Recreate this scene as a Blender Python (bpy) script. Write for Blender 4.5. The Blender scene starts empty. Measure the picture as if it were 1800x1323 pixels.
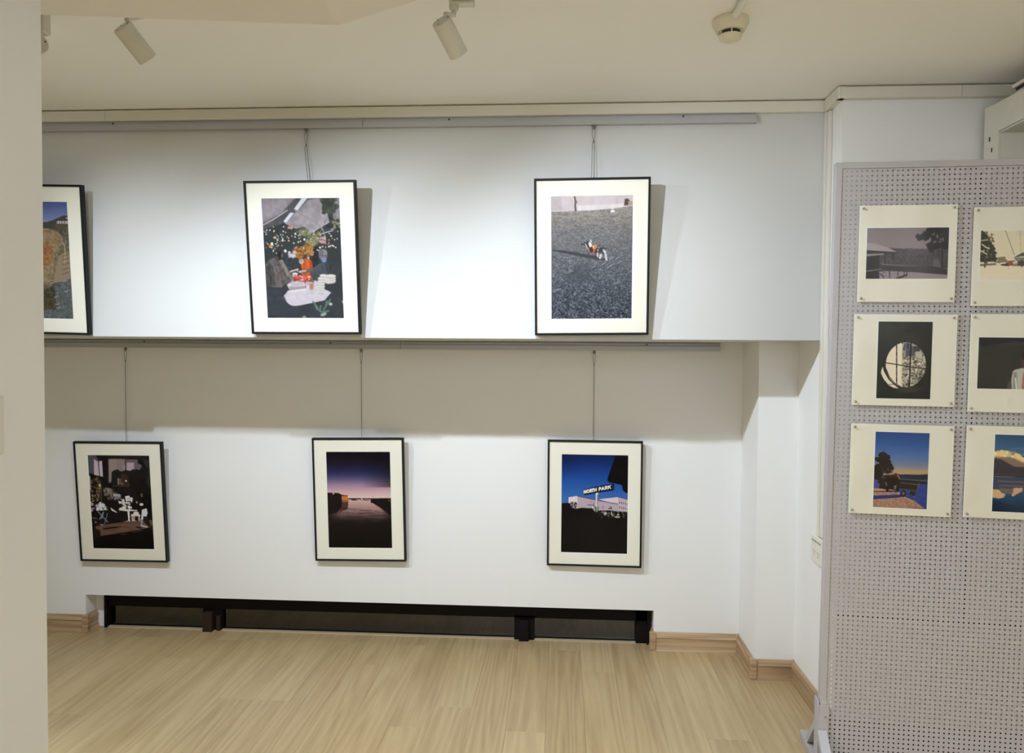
import bpy, bmesh, math, random
import numpy as np
from mathutils import Matrix, Vector

random.seed(7)
S = bpy.context.scene
COL = S.collection
PI = math.pi

# ------------------------------------------------------------------ camera
cd = bpy.data.cameras.new('camera')
cam = bpy.data.objects.new('camera', cd)
COL.objects.link(cam)
cd.sensor_fit = 'HORIZONTAL'
cd.sensor_width = 36.0
cd.lens = 1342.0 / 1800.0 * 36.0
cd.clip_start = 0.02
yaw, pitch, roll = 0.06474, -0.02796, 0.00695
f = Vector((-math.sin(yaw) * math.cos(pitch), math.cos(yaw) * math.cos(pitch), math.sin(pitch)))
r = f.cross(Vector((0, 0, 1))).normalized()
u = r.cross(f)
r2 = r * math.cos(roll) + u * math.sin(roll)
u2 = -r * math.sin(roll) + u * math.cos(roll)
CAM = Vector((0.0, -3.0348, 1.40))
cam.matrix_world = Matrix(((r2.x, u2.x, -f.x, CAM.x), (r2.y, u2.y, -f.y, CAM.y), (r2.z, u2.z, -f.z, CAM.z), (0, 0, 0, 1)))
S.camera = cam

# ------------------------------------------------------------------ exposure, world, added lights out of view
S.view_settings.view_transform = 'Standard'
S.view_settings.look = 'None'
S.view_settings.exposure = 0.15
S.view_settings.gamma = 1.0
S.view_settings.use_curve_mapping = False
S.cycles.max_bounces = 10
S.cycles.diffuse_bounces = 6
S.cycles.transparent_max_bounces = 12
S.cycles.sample_clamp_indirect = 4.0
S.cycles.caustics_reflective = False
S.cycles.caustics_refractive = False
W = bpy.data.worlds.new('night')
S.world = W
W.use_nodes = True
W.node_tree.nodes['Background'].inputs[0].default_value = (0.02, 0.022, 0.03, 1)
W.node_tree.nodes['Background'].inputs[1].default_value = 0.3


def area(name, loc, size, power, color, rot=(0, 0, 0)):
    l = bpy.data.lights.new(name, 'AREA')
    l.shape = 'RECTANGLE'
    l.size, l.size_y = size
    l.energy = power
    l.color = color
    o = bpy.data.objects.new(name, l)
    o.location = loc
    o.rotation_euler = rot
    COL.objects.link(o)
    return o


AMB = (0.93, 0.96, 1.0)
area('ambient_fill', (0.9, -4.0, 2.36), (1.2, 0.6), 15, (0.88, 0.95, 1.0))  # unseen area light added for soft ambient light


def unseen_spot(loc, power, angle, color, aim=(0, 0, -1), soft=0.08):
    l = bpy.data.lights.new('unseen_spot', 'SPOT')
    l.energy = power
    l.color = color
    l.spot_size = math.radians(angle)
    l.spot_blend = 1.0
    l.shadow_soft_size = soft
    o = bpy.data.objects.new('unseen_spot', l)
    o.location = loc
    o.rotation_euler = Vector(aim).to_track_quat('-Z', 'Y').to_euler()
    COL.objects.link(o)


for dx, dy in ((-0.5, -1.9), (0.5, -1.8), (1.6, -1.9), (0.1, -2.9), (-2.1, -1.8)):
    unseen_spot((dx, dy, 2.36), 265 if dx > -2 else 440, 74, (0.69, 0.86, 1.0))  # unseen spots added so light bounces off the floor onto the ceiling
# unseen spots added behind the camera, bouncing ambient light off the rear wall
for dx in (-0.5, 0.7, 1.9):
    unseen_spot((dx, -3.75, 2.30), 74, 120, (0.86, 0.94, 1.0), (0, -0.85, -0.12))
SPOT_POWER = 77.0
SPOT_COLOR = (0.78, 0.88, 1.0)
# spotlight added out of view behind the left partition, lighting the left pictures
unseen_spot((-1.80, -1.02, 2.19), SPOT_POWER * 0.72, 134, SPOT_COLOR, (0.20, 0.46, -0.87), 0.016)

# ------------------------------------------------------------------ materials
def lin(c):
    c = np.asarray(c, float) / 255.0
    return np.where(c <= 0.04045, c / 12.92, ((c + 0.055) / 1.055) ** 2.4)


def mat(name, rgb, rough=0.6, metal=0.0, spec=0.5, bump=0.0, bscale=60.0, vary=0.0, vscale=3.0):
    m = bpy.data.materials.new(name)
    m.use_nodes = True
    nt = m.node_tree
    b = nt.nodes['Principled BSDF']
    b.inputs['Base Color'].default_value = (*rgb, 1)
    b.inputs['Roughness'].default_value = rough
    b.inputs['Metallic'].default_value = metal
    b.inputs['Specular IOR Level'].default_value = spec
    tc = nt.nodes.new('ShaderNodeTexCoord')
    if vary:
        n = nt.nodes.new('ShaderNodeTexNoise')
        n.inputs['Scale'].default_value = vscale
        n.inputs['Detail'].default_value = 4
        nt.links.new(tc.outputs['Object'], n.inputs['Vector'])
        mx = nt.nodes.new('ShaderNodeMix')
        mx.data_type = 'RGBA'
        mx.inputs[6].default_value = (*[c * (1 - vary) for c in rgb], 1)
        mx.inputs[7].default_value = (*[min(1, c * (1 + vary)) for c in rgb], 1)
        nt.links.new(n.outputs['Fac'], mx.inputs[0])
        nt.links.new(mx.outputs[2], b.inputs['Base Color'])
    if bump:
        n = nt.nodes.new('ShaderNodeTexNoise')
        n.inputs['Scale'].default_value = bscale
        n.inputs['Detail'].default_value = 3
        nt.links.new(tc.outputs['Object'], n.inputs['Vector'])
        bp = nt.nodes.new('ShaderNodeBump')
        bp.inputs['Strength'].default_value = bump
        bp.inputs['Distance'].default_value = 0.002
        nt.links.new(n.outputs['Fac'], bp.inputs['Height'])
        nt.links.new(bp.outputs['Normal'], b.inputs['Normal'])
    return m


def wood(name, dark, light, rough, axis_scale, amount=0.5):
    """streaky wood grain along the axis whose scale is smallest; random shift and tone per object"""
    m = bpy.data.materials.new(name)
    m.use_nodes = True
    nt = m.node_tree
    N, L = nt.nodes, nt.links
    b = N['Principled BSDF']
    tc = N.new('ShaderNodeTexCoord')
    oi = N.new('ShaderNodeObjectInfo')
    off = N.new('ShaderNodeVectorMath'); off.operation = 'SCALE'
    comb = N.new('ShaderNodeCombineXYZ')
    for k in range(3):
        L.new(oi.outputs['Random'], comb.inputs[k])
    L.new(comb.outputs[0], off.inputs[0]); off.inputs['Scale'].default_value = 37.0
    add = N.new('ShaderNodeVectorMath'); add.operation = 'ADD'
    L.new(tc.outputs['Object'], add.inputs[0]); L.new(off.outputs[0], add.inputs[1])
    mp = N.new('ShaderNodeMapping')
    mp.inputs['Scale'].default_value = axis_scale
    L.new(add.outputs[0], mp.inputs['Vector'])
    n1 = N.new('ShaderNodeTexNoise'); n1.inputs['Scale'].default_value = 1.0
    n1.inputs['Detail'].default_value = 6; n1.inputs['Roughness'].default_value = 0.6; n1.inputs['Distortion'].default_value = 0.6
    L.new(mp.outputs[0], n1.inputs['Vector'])
    # cathedral figure: rings from a slow distorted field
    mp2 = N.new('ShaderNodeMapping')
    mp2.inputs['Scale'].default_value = [a * 0.16 for a in axis_scale]
    L.new(add.outputs[0], mp2.inputs['Vector'])
    n2 = N.new('ShaderNodeTexNoise'); n2.inputs['Scale'].default_value = 1.0; n2.inputs['Detail'].default_value = 1
    L.new(mp2.outputs[0], n2.inputs['Vector'])
    mul = N.new('ShaderNodeMath'); mul.operation = 'MULTIPLY'; mul.inputs[1].default_value = 55.0
    L.new(n2.outputs['Fac'], mul.inputs[0])
    sn = N.new('ShaderNodeMath'); sn.operation = 'SINE'
    L.new(mul.outputs[0], sn.inputs[0])
    mr = N.new('ShaderNodeMapRange')
    mr.inputs['From Min'].default_value = -1; mr.inputs['From Max'].default_value = 1
    mr.inputs['To Min'].default_value = -0.15; mr.inputs['To Max'].default_value = 0.15
    L.new(sn.outputs[0], mr.inputs['Value'])
    r0 = N.new('ShaderNodeMapRange')
    r0.inputs['To Min'].default_value = -0.16; r0.inputs['To Max'].default_value = 0.16
    L.new(oi.outputs['Random'], r0.inputs['Value'])
    s1 = N.new('ShaderNodeMath'); L.new(n1.outputs['Fac'], s1.inputs[0]); L.new(mr.outputs[0], s1.inputs[1])
    s2 = N.new('ShaderNodeMath'); L.new(s1.outputs[0], s2.inputs[0]); L.new(r0.outputs[0], s2.inputs[1])
    cr = N.new('ShaderNodeValToRGB')
    cr.color_ramp.elements[0].position = 0.5 - amount * 0.5; cr.color_ramp.elements[0].color = (*dark, 1)
    cr.color_ramp.elements[1].position = 0.5 + amount * 0.5; cr.color_ramp.elements[1].color = (*light, 1)
    L.new(s2.outputs[0], cr.inputs[0])
    L.new(cr.outputs[0], b.inputs['Base Color'])
    b.inputs['Roughness'].default_value = rough
    b.inputs['Specular IOR Level'].default_value = 0.4
    return m


def glass(name, ior=1.45, rough=0.0, tint=(1, 1, 1), gain=1.0):
    m = bpy.data.materials.new(name)
    m.use_nodes = True
    nt = m.node_tree
    N, L = nt.nodes, nt.links
    N.remove(N['Principled BSDF'])
    out = N['Material Output']
    t = N.new('ShaderNodeBsdfTransparent'); t.inputs[0].default_value = (*tint, 1)
    g = N.new('ShaderNodeBsdfGlossy'); g.inputs['Roughness'].default_value = rough
    g.inputs['Color'].default_value = (gain, gain, gain, 1)
    # thin pane: Schlick reflectance, the same from both sides
    geo = N.new('ShaderNodeNewGeometry')
    dt = N.new('ShaderNodeVectorMath'); dt.operation = 'DOT_PRODUCT'
    L.new(geo.outputs['Incoming'], dt.inputs[0]); L.new(geo.outputs['Normal'], dt.inputs[1])
    ab = N.new('ShaderNodeMath'); ab.operation = 'ABSOLUTE'; L.new(dt.outputs['Value'], ab.inputs[0])
    om = N.new('ShaderNodeMath'); om.operation = 'SUBTRACT'; om.inputs[0].default_value = 1.0; L.new(ab.outputs[0], om.inputs[1])
    pw = N.new('ShaderNodeMath'); pw.operation = 'POWER'; L.new(om.outputs[0], pw.inputs[0]); pw.inputs[1].default_value = 5.0
    r0 = 2 * ((ior - 1) / (ior + 1)) ** 2
    fr = N.new('ShaderNodeMath'); fr.operation = 'MULTIPLY_ADD'; L.new(pw.outputs[0], fr.inputs[0]); fr.inputs[1].default_value = 1 - r0; fr.inputs[2].default_value = r0
    mx = N.new('ShaderNodeMixShader')
    L.new(fr.outputs[0], mx.inputs[0]); L.new(t.outputs[0], mx.inputs[1]); L.new(g.outputs[0], mx.inputs[2])
    L.new(mx.outputs[0], out.inputs[0])
    return m


def emit(name, rgb, strength):
    m = bpy.data.materials.new(name)
    m.use_nodes = True
    b = m.node_tree.nodes['Principled BSDF']
    b.inputs['Base Color'].default_value = (*rgb, 1)
    b.inputs['Emission Color'].default_value = (*rgb, 1)
    b.inputs['Emission Strength'].default_value = strength
    return m


def printmat(name):
    m = bpy.data.materials.new(name)
    m.use_nodes = True
    nt = m.node_tree
    a = nt.nodes.new('ShaderNodeVertexColor')
    a.layer_name = 'print'
    b = nt.nodes['Principled BSDF']
    nt.links.new(a.outputs['Color'], b.inputs['Base Color'])
    b.inputs['Roughness'].default_value = 0.5
    b.inputs['Specular IOR Level'].default_value = 0.06
    return m


M = {
    'upper': mat('upper_wall_dimmed', (0.63, 0.63, 0.62), 0.75, bump=0.15, bscale=90, vary=0.012, vscale=1.5),  # wall white darkened here to hold down the spotlight glare
    'lower': mat('lower_wall_shaded', (0.83, 0.827, 0.82), 0.75, bump=0.15, bscale=90, vary=0.012, vscale=1.5),  # wall white lowered a little to deepen the shade under the ledge
    'wall': mat('wall_paint', (0.86, 0.855, 0.84), 0.75, bump=0.15, bscale=90, vary=0.012, vscale=1.5),
    'ceil': mat('ceiling_paint', (0.90, 0.885, 0.85), 0.8, bump=0.12, bscale=70, vary=0.015, vscale=1.2),
    'soffit': mat('soffit_paint', (0.78, 0.73, 0.66), 0.8, bump=0.1, vary=0.02),
    'trunk': mat('trunking_plastic', (0.74, 0.71, 0.63), 0.45, vary=0.01),
    'rail': mat('rail_aluminium', (0.47, 0.47, 0.49), 0.42, metal=0.35, vary=0.02, vscale=8),
    'dark': mat('dark_gap', (0.03, 0.028, 0.025), 0.7, vary=0.05),
    'steel': mat('wire_steel', (0.20, 0.19, 0.165), 0.45, metal=0.5, vary=0.05),
    'black': mat('frame_black', (0.010, 0.010, 0.011), 0.5, spec=0.2, vary=0.1),
    'mat': mat('mat_board', (0.86, 0.83, 0.71), 0.85, bump=0.05, bscale=300, vary=0.01),
    'bevel': mat('mat_bevel', (0.93, 0.93, 0.91), 0.8, vary=0.005),
    'backing': mat('backing_card', (0.28, 0.22, 0.15), 0.9, vary=0.05),
    'glass': glass('picture_glass', 1.30),
    'glass_low': glass('picture_glass_coated', 1.13),
    'sleeve': glass('sleeve_film', 1.30, 0.08),
    'panel': mat('panel_enamel', (0.47, 0.445, 0.465), 0.5, vary=0.015, vscale=5),
    'backer': mat('panel_backer', (0.40, 0.375, 0.365), 0.7, vary=0.02),
    'pin': mat('rivet_grey', (0.33, 0.31, 0.27), 0.4, metal=0.3, vary=0.05),
    'bolt': mat('bolt_steel', (0.55, 0.52, 0.47), 0.3, metal=0.9, vary=0.03),
    'lamp': mat('lamp_white', (0.66, 0.64, 0.55), 0.4, vary=0.01),
    'lampcap': mat('lamp_cap', (0.60, 0.585, 0.52), 0.45, vary=0.01),
    'label': mat('lamp_label', (0.45, 0.45, 0.42), 0.5, vary=0.05),
    'lens': emit('lamp_lens', (1.0, 0.98, 0.94), 6.0),
    'det': mat('detector_plastic', (0.70, 0.66, 0.50), 0.45, vary=0.01),
    'pipe': mat('pipe_white', (0.78, 0.76, 0.70), 0.4, vary=0.01),
    'winframe': mat('window_frame_black', (0.008, 0.006, 0.006), 0.6, spec=0.12, vary=0.1),
    'bronze': mat('window_stop_bronze', (0.030, 0.018, 0.012), 0.5, spec=0.2, vary=0.1),
    'pane': glass('window_glass', 1.55, 0.06, (0.10, 0.10, 0.07)),
    'socket': mat('socket_plastic', (0.76, 0.73, 0.66), 0.4, vary=0.01),
    'bracket': mat('bracket_paint', (0.72, 0.69, 0.60), 0.55, bump=0.3, bscale=40, vary=0.06, vscale=14),
    'floorwood': wood('oak_laminate', (0.36, 0.25, 0.12), (0.56, 0.42, 0.23), 0.36, (60.0, 2.6, 10.0), 0.95),
    'skirt_x': wood('skirting_oak_x', (0.30, 0.20, 0.105), (0.56, 0.40, 0.24), 0.35, (2.5, 40.0, 90.0), 0.6),
    'skirt_y': wood('skirting_oak_y', (0.30, 0.20, 0.105), (0.56, 0.40, 0.24), 0.35, (40.0, 2.5, 90.0), 0.6),
    'sill': mat('threshold_strip', (0.52, 0.42, 0.27), 0.25, vary=0.05),
    'subfloor': mat('subfloor_screed', (0.22, 0.17, 0.11), 0.9, vary=0.05),
    'print': printmat('photo_print'),
}

# ------------------------------------------------------------------ mesh helpers
class MB:
    def __init__(self):
        self.v, self.f = [], []

    def add(self, vs, fs):
        n = len(self.v)
        self.v += [tuple(p) for p in vs]
        self.f += [tuple(n + i for i in q) for q in fs]
        return self

    def box(self, x0, x1, y0, y1, z0, z1, mtx=None):
        vs = [Vector((x, y, z)) for z in (z0, z1) for y in (y0, y1) for x in (x0, x1)]
        if mtx is not None:
            vs = [mtx @ p for p in vs]
        return self.add(vs, [(0, 2, 3, 1), (4, 5, 7, 6), (0, 1, 5, 4), (2, 6, 7, 3), (0, 4, 6, 2), (1, 3, 7, 5)])

    def bevbox(self, x0, x1, y0, y1, z0, z1, b, mtx=None):
        """box whose edges are chamfered by b"""
        bm = bmesh.new()
        bmesh.ops.create_cube(bm, size=1)
        for p in bm.verts:
            p.co = Vector(((x0 + x1) / 2 + p.co.x * (x1 - x0), (y0 + y1) / 2 + p.co.y * (y1 - y0), (z0 + z1) / 2 + p.co.z * (z1 - z0)))
        bmesh.ops.bevel(bm, geom=list(bm.edges), offset=b, segments=1, affect='EDGES')
        bm.verts.index_update()
        vs = [p.co.copy() for p in bm.verts]
        if mtx is not None:
            vs = [mtx @ p for p in vs]
        fs = [tuple(w.index for w in q.verts) for q in bm.faces]
        bm.free()
        return self.add(vs, fs)

    def lathe(self, prof, mtx=None, n=24, cap0=True, cap1=True):
        """prof: list of (radius, z); rotated about z"""
        vs = []
        for rad, z in prof:
            for k in range(n):
                a = 2 * PI * k / n
                vs.append(Vector((rad * math.cos(a), rad * math.sin(a), z)))
        fs = []
        for i in range(len(prof) - 1):
            for k in range(n):
                k2 = (k + 1) % n
                fs.append((i * n + k, i * n + k2, (i + 1) * n + k2, (i + 1) * n + k))
        if cap0:
            fs.append(tuple(range(n - 1, -1, -1)))
        if cap1:
            fs.append(tuple(range((len(prof) - 1) * n, len(prof) * n)))
        if mtx is not None:
            vs = [mtx @ p for p in vs]
        return self.add(vs, fs)

    def tube(self, pts, rad, n=6, closed=False):
        pts = [Vector(p) for p in pts]
        m = len(pts)
        vs, fs = [], []
        for i, p in enumerate(pts):
            a = pts[(i - 1) % m] if (closed or i > 0) else p
            b = pts[(i + 1) % m] if (closed or i < m - 1) else p
            d = (b - a).normalized()
            up = Vector((0, 1, 0)) if abs(d.y) < 0.9 else Vector((1, 0, 0))
            e = d.cross(up).normalized()
            g = d.cross(e)
            for k in range(n):
                t = 2 * PI * k / n
                vs.append(p + e * (rad * math.cos(t)) + g * (rad * math.sin(t)))
        for i in range(m if closed else m - 1):
            j = (i + 1) % m
            for k in range(n):
                k2 = (k + 1) % n
                fs.append((i * n + k, i * n + k2, j * n + k2, j * n + k))
        if not closed:
            fs.append(tuple(range(n - 1, -1, -1)))
            fs.append(tuple(range((m - 1) * n, m * n)))
        return self.add(vs, fs)

    def prism(self, poly, fn, t0, t1):
        """polygon (2-D points) swept from t0 to t1; fn(a, b, t) gives the 3-D point"""
        n = len(poly)
        vs = [fn(a, b, t0) for a, b in poly] + [fn(a, b, t1) for a, b in poly]
        fs = [tuple(range(n)), tuple(range(2 * n - 1, n - 1, -1))]
        for i in range(n):
            j = (i + 1) % n
            fs.append((i, i + n, j + n, j))
        return self.add(vs, fs)

    def build(self, name, m, parent=None, smooth=False):
        me = bpy.data.meshes.new(name)
        me.from_pydata(self.v, [], self.f)
        me.update()
        bm = bmesh.new(); bm.from_mesh(me)
        bmesh.ops.recalc_face_normals(bm, faces=bm.faces)
        bm.to_mesh(me); bm.free()
        me.materials.append(M[m] if isinstance(m, str) else m)
        if smooth:
            me.polygons.foreach_set('use_smooth', [True] * len(me.polygons))
            try:
                me.set_sharp_from_angle(angle=math.radians(40))
            except Exception:
                pass
        o = bpy.data.objects.new(name, me)
        COL.objects.link(o)
        if parent is not None:
            o.parent = parent
        return o


def tag(o, label=None, cat=None, group=None, kind=None):
    if label: o['label'] = label
    if cat: o['category'] = cat
    if group: o['group'] = group
    if kind: o['kind'] = kind
    return o


def thing(name, label, cat, mtx=None, loc=None, group=None, kind=None):
    o = bpy.data.objects.new(name, None)
    o.empty_display_size = 0.05
    COL.objects.link(o)
    if mtx is not None:
        o.matrix_world = mtx
    elif loc is not None:
        o.location = loc
    return tag(o, label, cat, group, kind)


def axes(loc, ex, ez):
    """matrix from an x direction and an up direction (orthonormalised on z)"""
    ez = Vector(ez).normalized()
    ex = Vector(ex); ex = (ex - ez * ex.dot(ez)).normalized()
    ey = ez.cross(ex)
    m = Matrix((ex, ey, ez)).transposed().to_4x4()
    m.translation = Vector(loc)
    return m


# ------------------------------------------------------------------ room shell
ZL = 1.4656      # underside of the upper wall
YB = 0.611       # lower back wall
XC = 1.0165      # side face of the right pier
YM, XM = 0.316, 0.8487   # small pier in the corner
YP = -0.1474     # front of the right pier
CZ = 2.385       # ceiling
WX0, WX1, WZ = -2.368, 0.449, 0.187   # floor window opening
LX = -1.083      # partition on the left, its end at PY
PY = -1.5

def shell(name, mb, m='wall', label=None):
    return tag(mb.build(name, m), label, None, None, 'structure')

floor = shell('floor', MB().box(-3.7, 3.1, -5.0, 0.80, -0.12, -0.0085), 'subfloor', 'pale oak laminate floor of long boards')
shell('ceiling', MB().box(-3.7, 3.1, -5.0, 0.80, CZ, CZ + 0.1), 'ceil', 'plain off-white ceiling above the picture wall')
mb = MB()
mb.box(-3.6, WX0, YB, YB + 0.18, -0.02, ZL + 0.05)
mb.box(WX1, XC + 0.05, YB, YB + 0.18, -0.02, ZL + 0.05)
mb.box(WX0, WX1, YB, YB + 0.18, WZ, ZL + 0.05)
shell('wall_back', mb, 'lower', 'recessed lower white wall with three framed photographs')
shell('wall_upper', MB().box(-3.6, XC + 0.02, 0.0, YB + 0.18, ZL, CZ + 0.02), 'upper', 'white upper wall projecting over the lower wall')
shell('wall_right', MB().box(XC, 3.0, YP, YB + 0.18, -0.02, CZ + 0.02), 'wall', 'white pier wall behind the perforated panel')
shell('wall_corner', MB().box(XM, XC + 0.02, YM, YB + 0.1, -0.02, ZL + 0.02), 'wall', 'narrow white pier in the corner under the upper wall')
shell('wall_left', MB().box(-1.28, LX, -4.95, PY, -0.02, CZ + 0.02), 'wall', 'white partition end at the left edge')
shell('wall_rear', MB().box(-3.7, 3.1, -5.0, -4.9, -0.02, CZ + 0.02), 'wall')
shell('wall_far_left', MB().box(-3.7, -3.6, -4.95, 0.8, -0.02, CZ + 0.02), 'wall')
shell('wall_far_right', MB().box(3.0, 3.1, -4.95, 0.8, -0.02, CZ + 0.02), 'wall')

# soffit: dropped ceiling with a flat belly and a face that slopes up to the right
prof = [(-1.28, 2.15), (-0.512, 2.15), (0.333, CZ + 0.01), (-1.28, CZ + 0.01)]
mb = MB()
def soff(a, b, t):
    if t == 0:
        return Vector((a, -1.30 + min(0, (a + 0.512)) * 0.131, b))
    return Vector((a, -3.6, b))
mb.prism(prof, soff, 0, 1)
shell('ceiling_soffit', mb, 'soffit', 'dropped soffit with a sloping side under the ceiling')

# floor boards
PWID, PLEN = 0.148, 1.22
def plank_mesh(length):
    g = 0.0006
    mb = MB()
    mb.bevbox(-PWID / 2 + g * 0.3, PWID / 2 - g * 0.3, -length / 2 + g * 0.3, length / 2 - g * 0.3, -0.008, 0.0, 0.0004)
    me = bpy.data.meshes.new('plank')
    me.from_pydata(mb.v, [], mb.f)
    me.materials.append(M['floorwood'])
    return me
plank_cache = {}
nx = 0
x = -3.6
while x < 2.98:
    y = 0.745
    off = random.choice([0.18, 0.42, 0.61, 0.80, 0.98, 1.22])
    first = True
    while y > -2.6:
        ln = off if first else PLEN
        first = False
        key = round(ln, 3)
        if key not in plank_cache:
            plank_cache[key] = plank_mesh(ln)
        o = bpy.data.objects.new('plank', plank_cache[key])
        o.location = (x + PWID / 2, y - ln / 2, 0)
        o.parent = floor
        COL.objects.link(o)
        y -= ln
    x += PWID

# skirting boards, with plastic corner pieces
SK = [(0.0, 0.0), (0.018, 0.0), (0.016, 0.004), (0.0135, 0.012), (0.0115, 0.020), (0.0115, 0.056), (0.0145, 0.060), (0.0145, 0.063), (0.011, 0.068), (0.0085, 0.078), (0.005, 0.086), (0.0, 0.087)]
def skirt(name, p, q, nrm, m, label, caps=(0, 0)):
    p, q, nrm = Vector((*p, 0)), Vector((*q, 0)), Vector((*nrm, 0))
    d = (q - p); ln = d.length; d.normalize()
    o = MB().prism(SK, lambda a, b, t: p + nrm * a + Vector((0, 0, b)) + d * t, 0, ln).build(name, m)
    tag(o, label, None, None, 'structure')
    for e, w in ((0, caps[0]), (1, caps[1])):
        if w:
            big = [(0, 0)] + [(a + 0.0018, b) for a, b in SK[1:-1]] + [(0.004, 0.0885), (0, 0.0885)]
            t0, t1 = (0, w) if e == 0 else (ln - w, ln)
            MB().prism(big, lambda a, b, t: p + nrm * a + Vector((0, 0, b)) + d * t, t0, t1).build('corner_piece', m, o)
    return o
e = 0.0005
skirt('baseboard_back', (-3.59, YB - e), (WX0, YB - e), (0, -1), 'skirt_x', 'oak skirting board left of the floor window')
skirt('baseboard_left_reveal', (WX0 + e, YB - 0.017), (WX0 + e, YB + 0.085), (1, 0), 'skirt_y', 'short oak skirting return in the left window reveal')
skirt('baseboard_right', (WX1, YB - e), (XM, YB - e), (0, -1), 'skirt_x', 'oak skirting board right of the floor window', (0, 0.014))
skirt('baseboard_right_reveal', (WX1 - e, YB - 0.017), (WX1 - e, YB + 0.085), (-1, 0), 'skirt_y', 'short oak skirting return in the right window reveal')
skirt('baseboard_corner_side', (XM - e, YB), (XM - e, YM - 0.017), (-1, 0), 'skirt_y', 'oak skirting on the side of the corner pier', (0.016, 0))
skirt('baseboard_corner_front', (XM - 0.017, YM - e), (XC, YM - e), (0, -1), 'skirt_x', 'short oak skirting on the front of the corner pier', (0, 0.014))
skirt('baseboard_pier_side', (XC - e, YM), (XC - e, YP - 0.017), (-1, 0), 'skirt_y', 'oak skirting running forward beside the perforated panel', (0.016, 0.016))
skirt('baseboard_pier_front', (XC - 0.017, YP - e), (2.99, YP - e), (0, -1), 'skirt_x', 'oak skirting behind the perforated panel')

# outer corner blocks
def corner(x0, x1, y0, y1, of):
    MB().bevbox(x0, x1, y0, y1, 0.0, 0.0885, 0.003).build('corner_piece', 'skirt_x', bpy.data.objects[of])
corner(WX0 - 0.010, WX0 + 0.0195, YB - 0.0195, YB + 0.006, 'baseboard_back')
corner(WX1 - 0.0195, WX1 + 0.010, YB - 0.0195, YB + 0.006, 'baseboard_right')
corner(XM - 0.0195, XM + 0.008, YM - 0.0195, YM + 0.008, 'baseboard_corner_front')
corner(XC - 0.0195, XC + 0.008, YP - 0.0195, YP + 0.008, 'baseboard_pier_front')

# ------------------------------------------------------------------ floor window
win = thing('window_1', 'low black-framed window at floor level under the white wall', None, loc=(0, 0, 0), kind='structure')
wy = 0.685
mb = MB()
mb.box(-2.312, 0.443, wy, wy + 0.05, 0.1095, 0.30)      # head
mb.box(-2.312, 0.443, wy + 0.018, wy + 0.05, -0.008, 0.006)  # bottom bar
mb.box(-2.312, -2.297, wy - 0.012, wy + 0.05, -0.008, 0.30)
mb.box(-2.312, -2.299, wy, wy + 0.05, -0.008, 0.30)
mb.box(0.372, 0.443, wy, wy + 0.05, -0.008, 0.30)
mb.box(0.425, 0.4435, wy - 0.02, wy + 0.05, -0.008, 0.30)
mb.build('window_frame', 'winframe', win)
MB().box(-1.802, -1.703, wy + 0.004, wy + 0.05, -0.008, 0.12).build('mullion', 'winframe', win)
MB().bevbox(-1.790, -1.742, wy - 0.03, wy + 0.004, -0.006, 0.096, 0.002).build('mullion_stop', 'bronze', win)
MB().bevbox(-1.727, -1.708, wy - 0.012, wy + 0.004, 0.002, 0.075, 0.002).build('mullion_stop', 'bronze', win)
MB().box(-0.222, -0.122, wy, wy + 0.05, -0.008, 0.12).build('mullion', 'winframe', win)
MB().bevbox(-0.198, -0.150, wy - 0.024, wy, -0.006, 0.10, 0.002).build('mullion_stop', 'winframe', win)
for a, b in ((-2.299, -1.802), (-1.703, -0.222), (-0.122, 0.372)):
    MB().box(a, b, wy + 0.026, wy + 0.030, 0.005, 0.1105).build('pane', 'pane', win)
    MB().box(a, b, wy - 0.004, wy + 0.017, -0.002, 0.0045).build('threshold_strip', 'sill', win)
MB().box(WX0, -2.312, wy + 0.012, wy + 0.06, -0.01, 0.22).build('window_reveal', 'wall', win)
MB().box(0.4435, WX1, wy + 0.012, wy + 0.06, -0.01, 0.22).build('window_reveal', 'wall', win)

# ------------------------------------------------------------------ cable trunking
TZ0, TZ1 = 2.338, 2.3805
def trunk_profile(d):
    return [(0, 0), (d - 0.003, 0), (d, 0.003), (d, TZ1 - TZ0 - 0.003), (d - 0.003, TZ1 - TZ0), (0, TZ1 - TZ0)]
TD = 0.024
t = thing('cable_trunking', 'cream plastic cable trunking along the top of the upper wall', 'cable trunking', loc=(-0.5, 0, TZ0))
for a, b in ((-3.59, -1.8585), (-1.8570, XC - TD - 0.001)):
    MB().prism(trunk_profile(TD), lambda p, q, s: Vector((s + 0.5, -e - p, q)), a, b).build('trunking_cover', 'trunk', t)
t = thing('cable_trunking', 'cream plastic trunking turning the corner onto the right pier', 'cable trunking', loc=(1.4, YP, TZ0))
mb = MB()
mb.prism([(0.0, 0), (TD, 0), (TD, TZ1 - TZ0), (0, TZ1 - TZ0)], lambda p, q, s: Vector((XC - e - p - 1.4, s - YP, q)), -0.0005, YP - TD)
mb.build('trunking_cover', 'trunk', t)
for a, b in ((XC - TD, 1.4235), (1.4250, 2.99)):
    MB().prism(trunk_profile(TD), lambda p, q, s: Vector((s - 1.4, -e - p, q)), a, b).build('trunking_cover', 'trunk', t)
MB().bevbox(XC - TD - 0.0015 - 1.4, XC - TD + 0.010 - 1.4, -TD - 0.002, -TD + 0.012, -0.0006, TZ1 - TZ0 + 0.0006, 0.003).build('corner_piece', 'trunk', t)
t = thing('cable_trunking', 'upright cream trunking dropping down the pier corner to the socket', 'cable trunking', loc=(XC, 0, 0.70))
MB().bevbox(-0.018, -e, -0.022, -e, 0.004, TZ0 - 0.70, 0.002).build('trunking_cover', 'trunk', t)
MB().bevbox(-0.0135, -e, -0.046, -0.0225, 0.004, TZ0 - 0.703, 0.002).build('trunking_cover', 'trunk', t)

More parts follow.
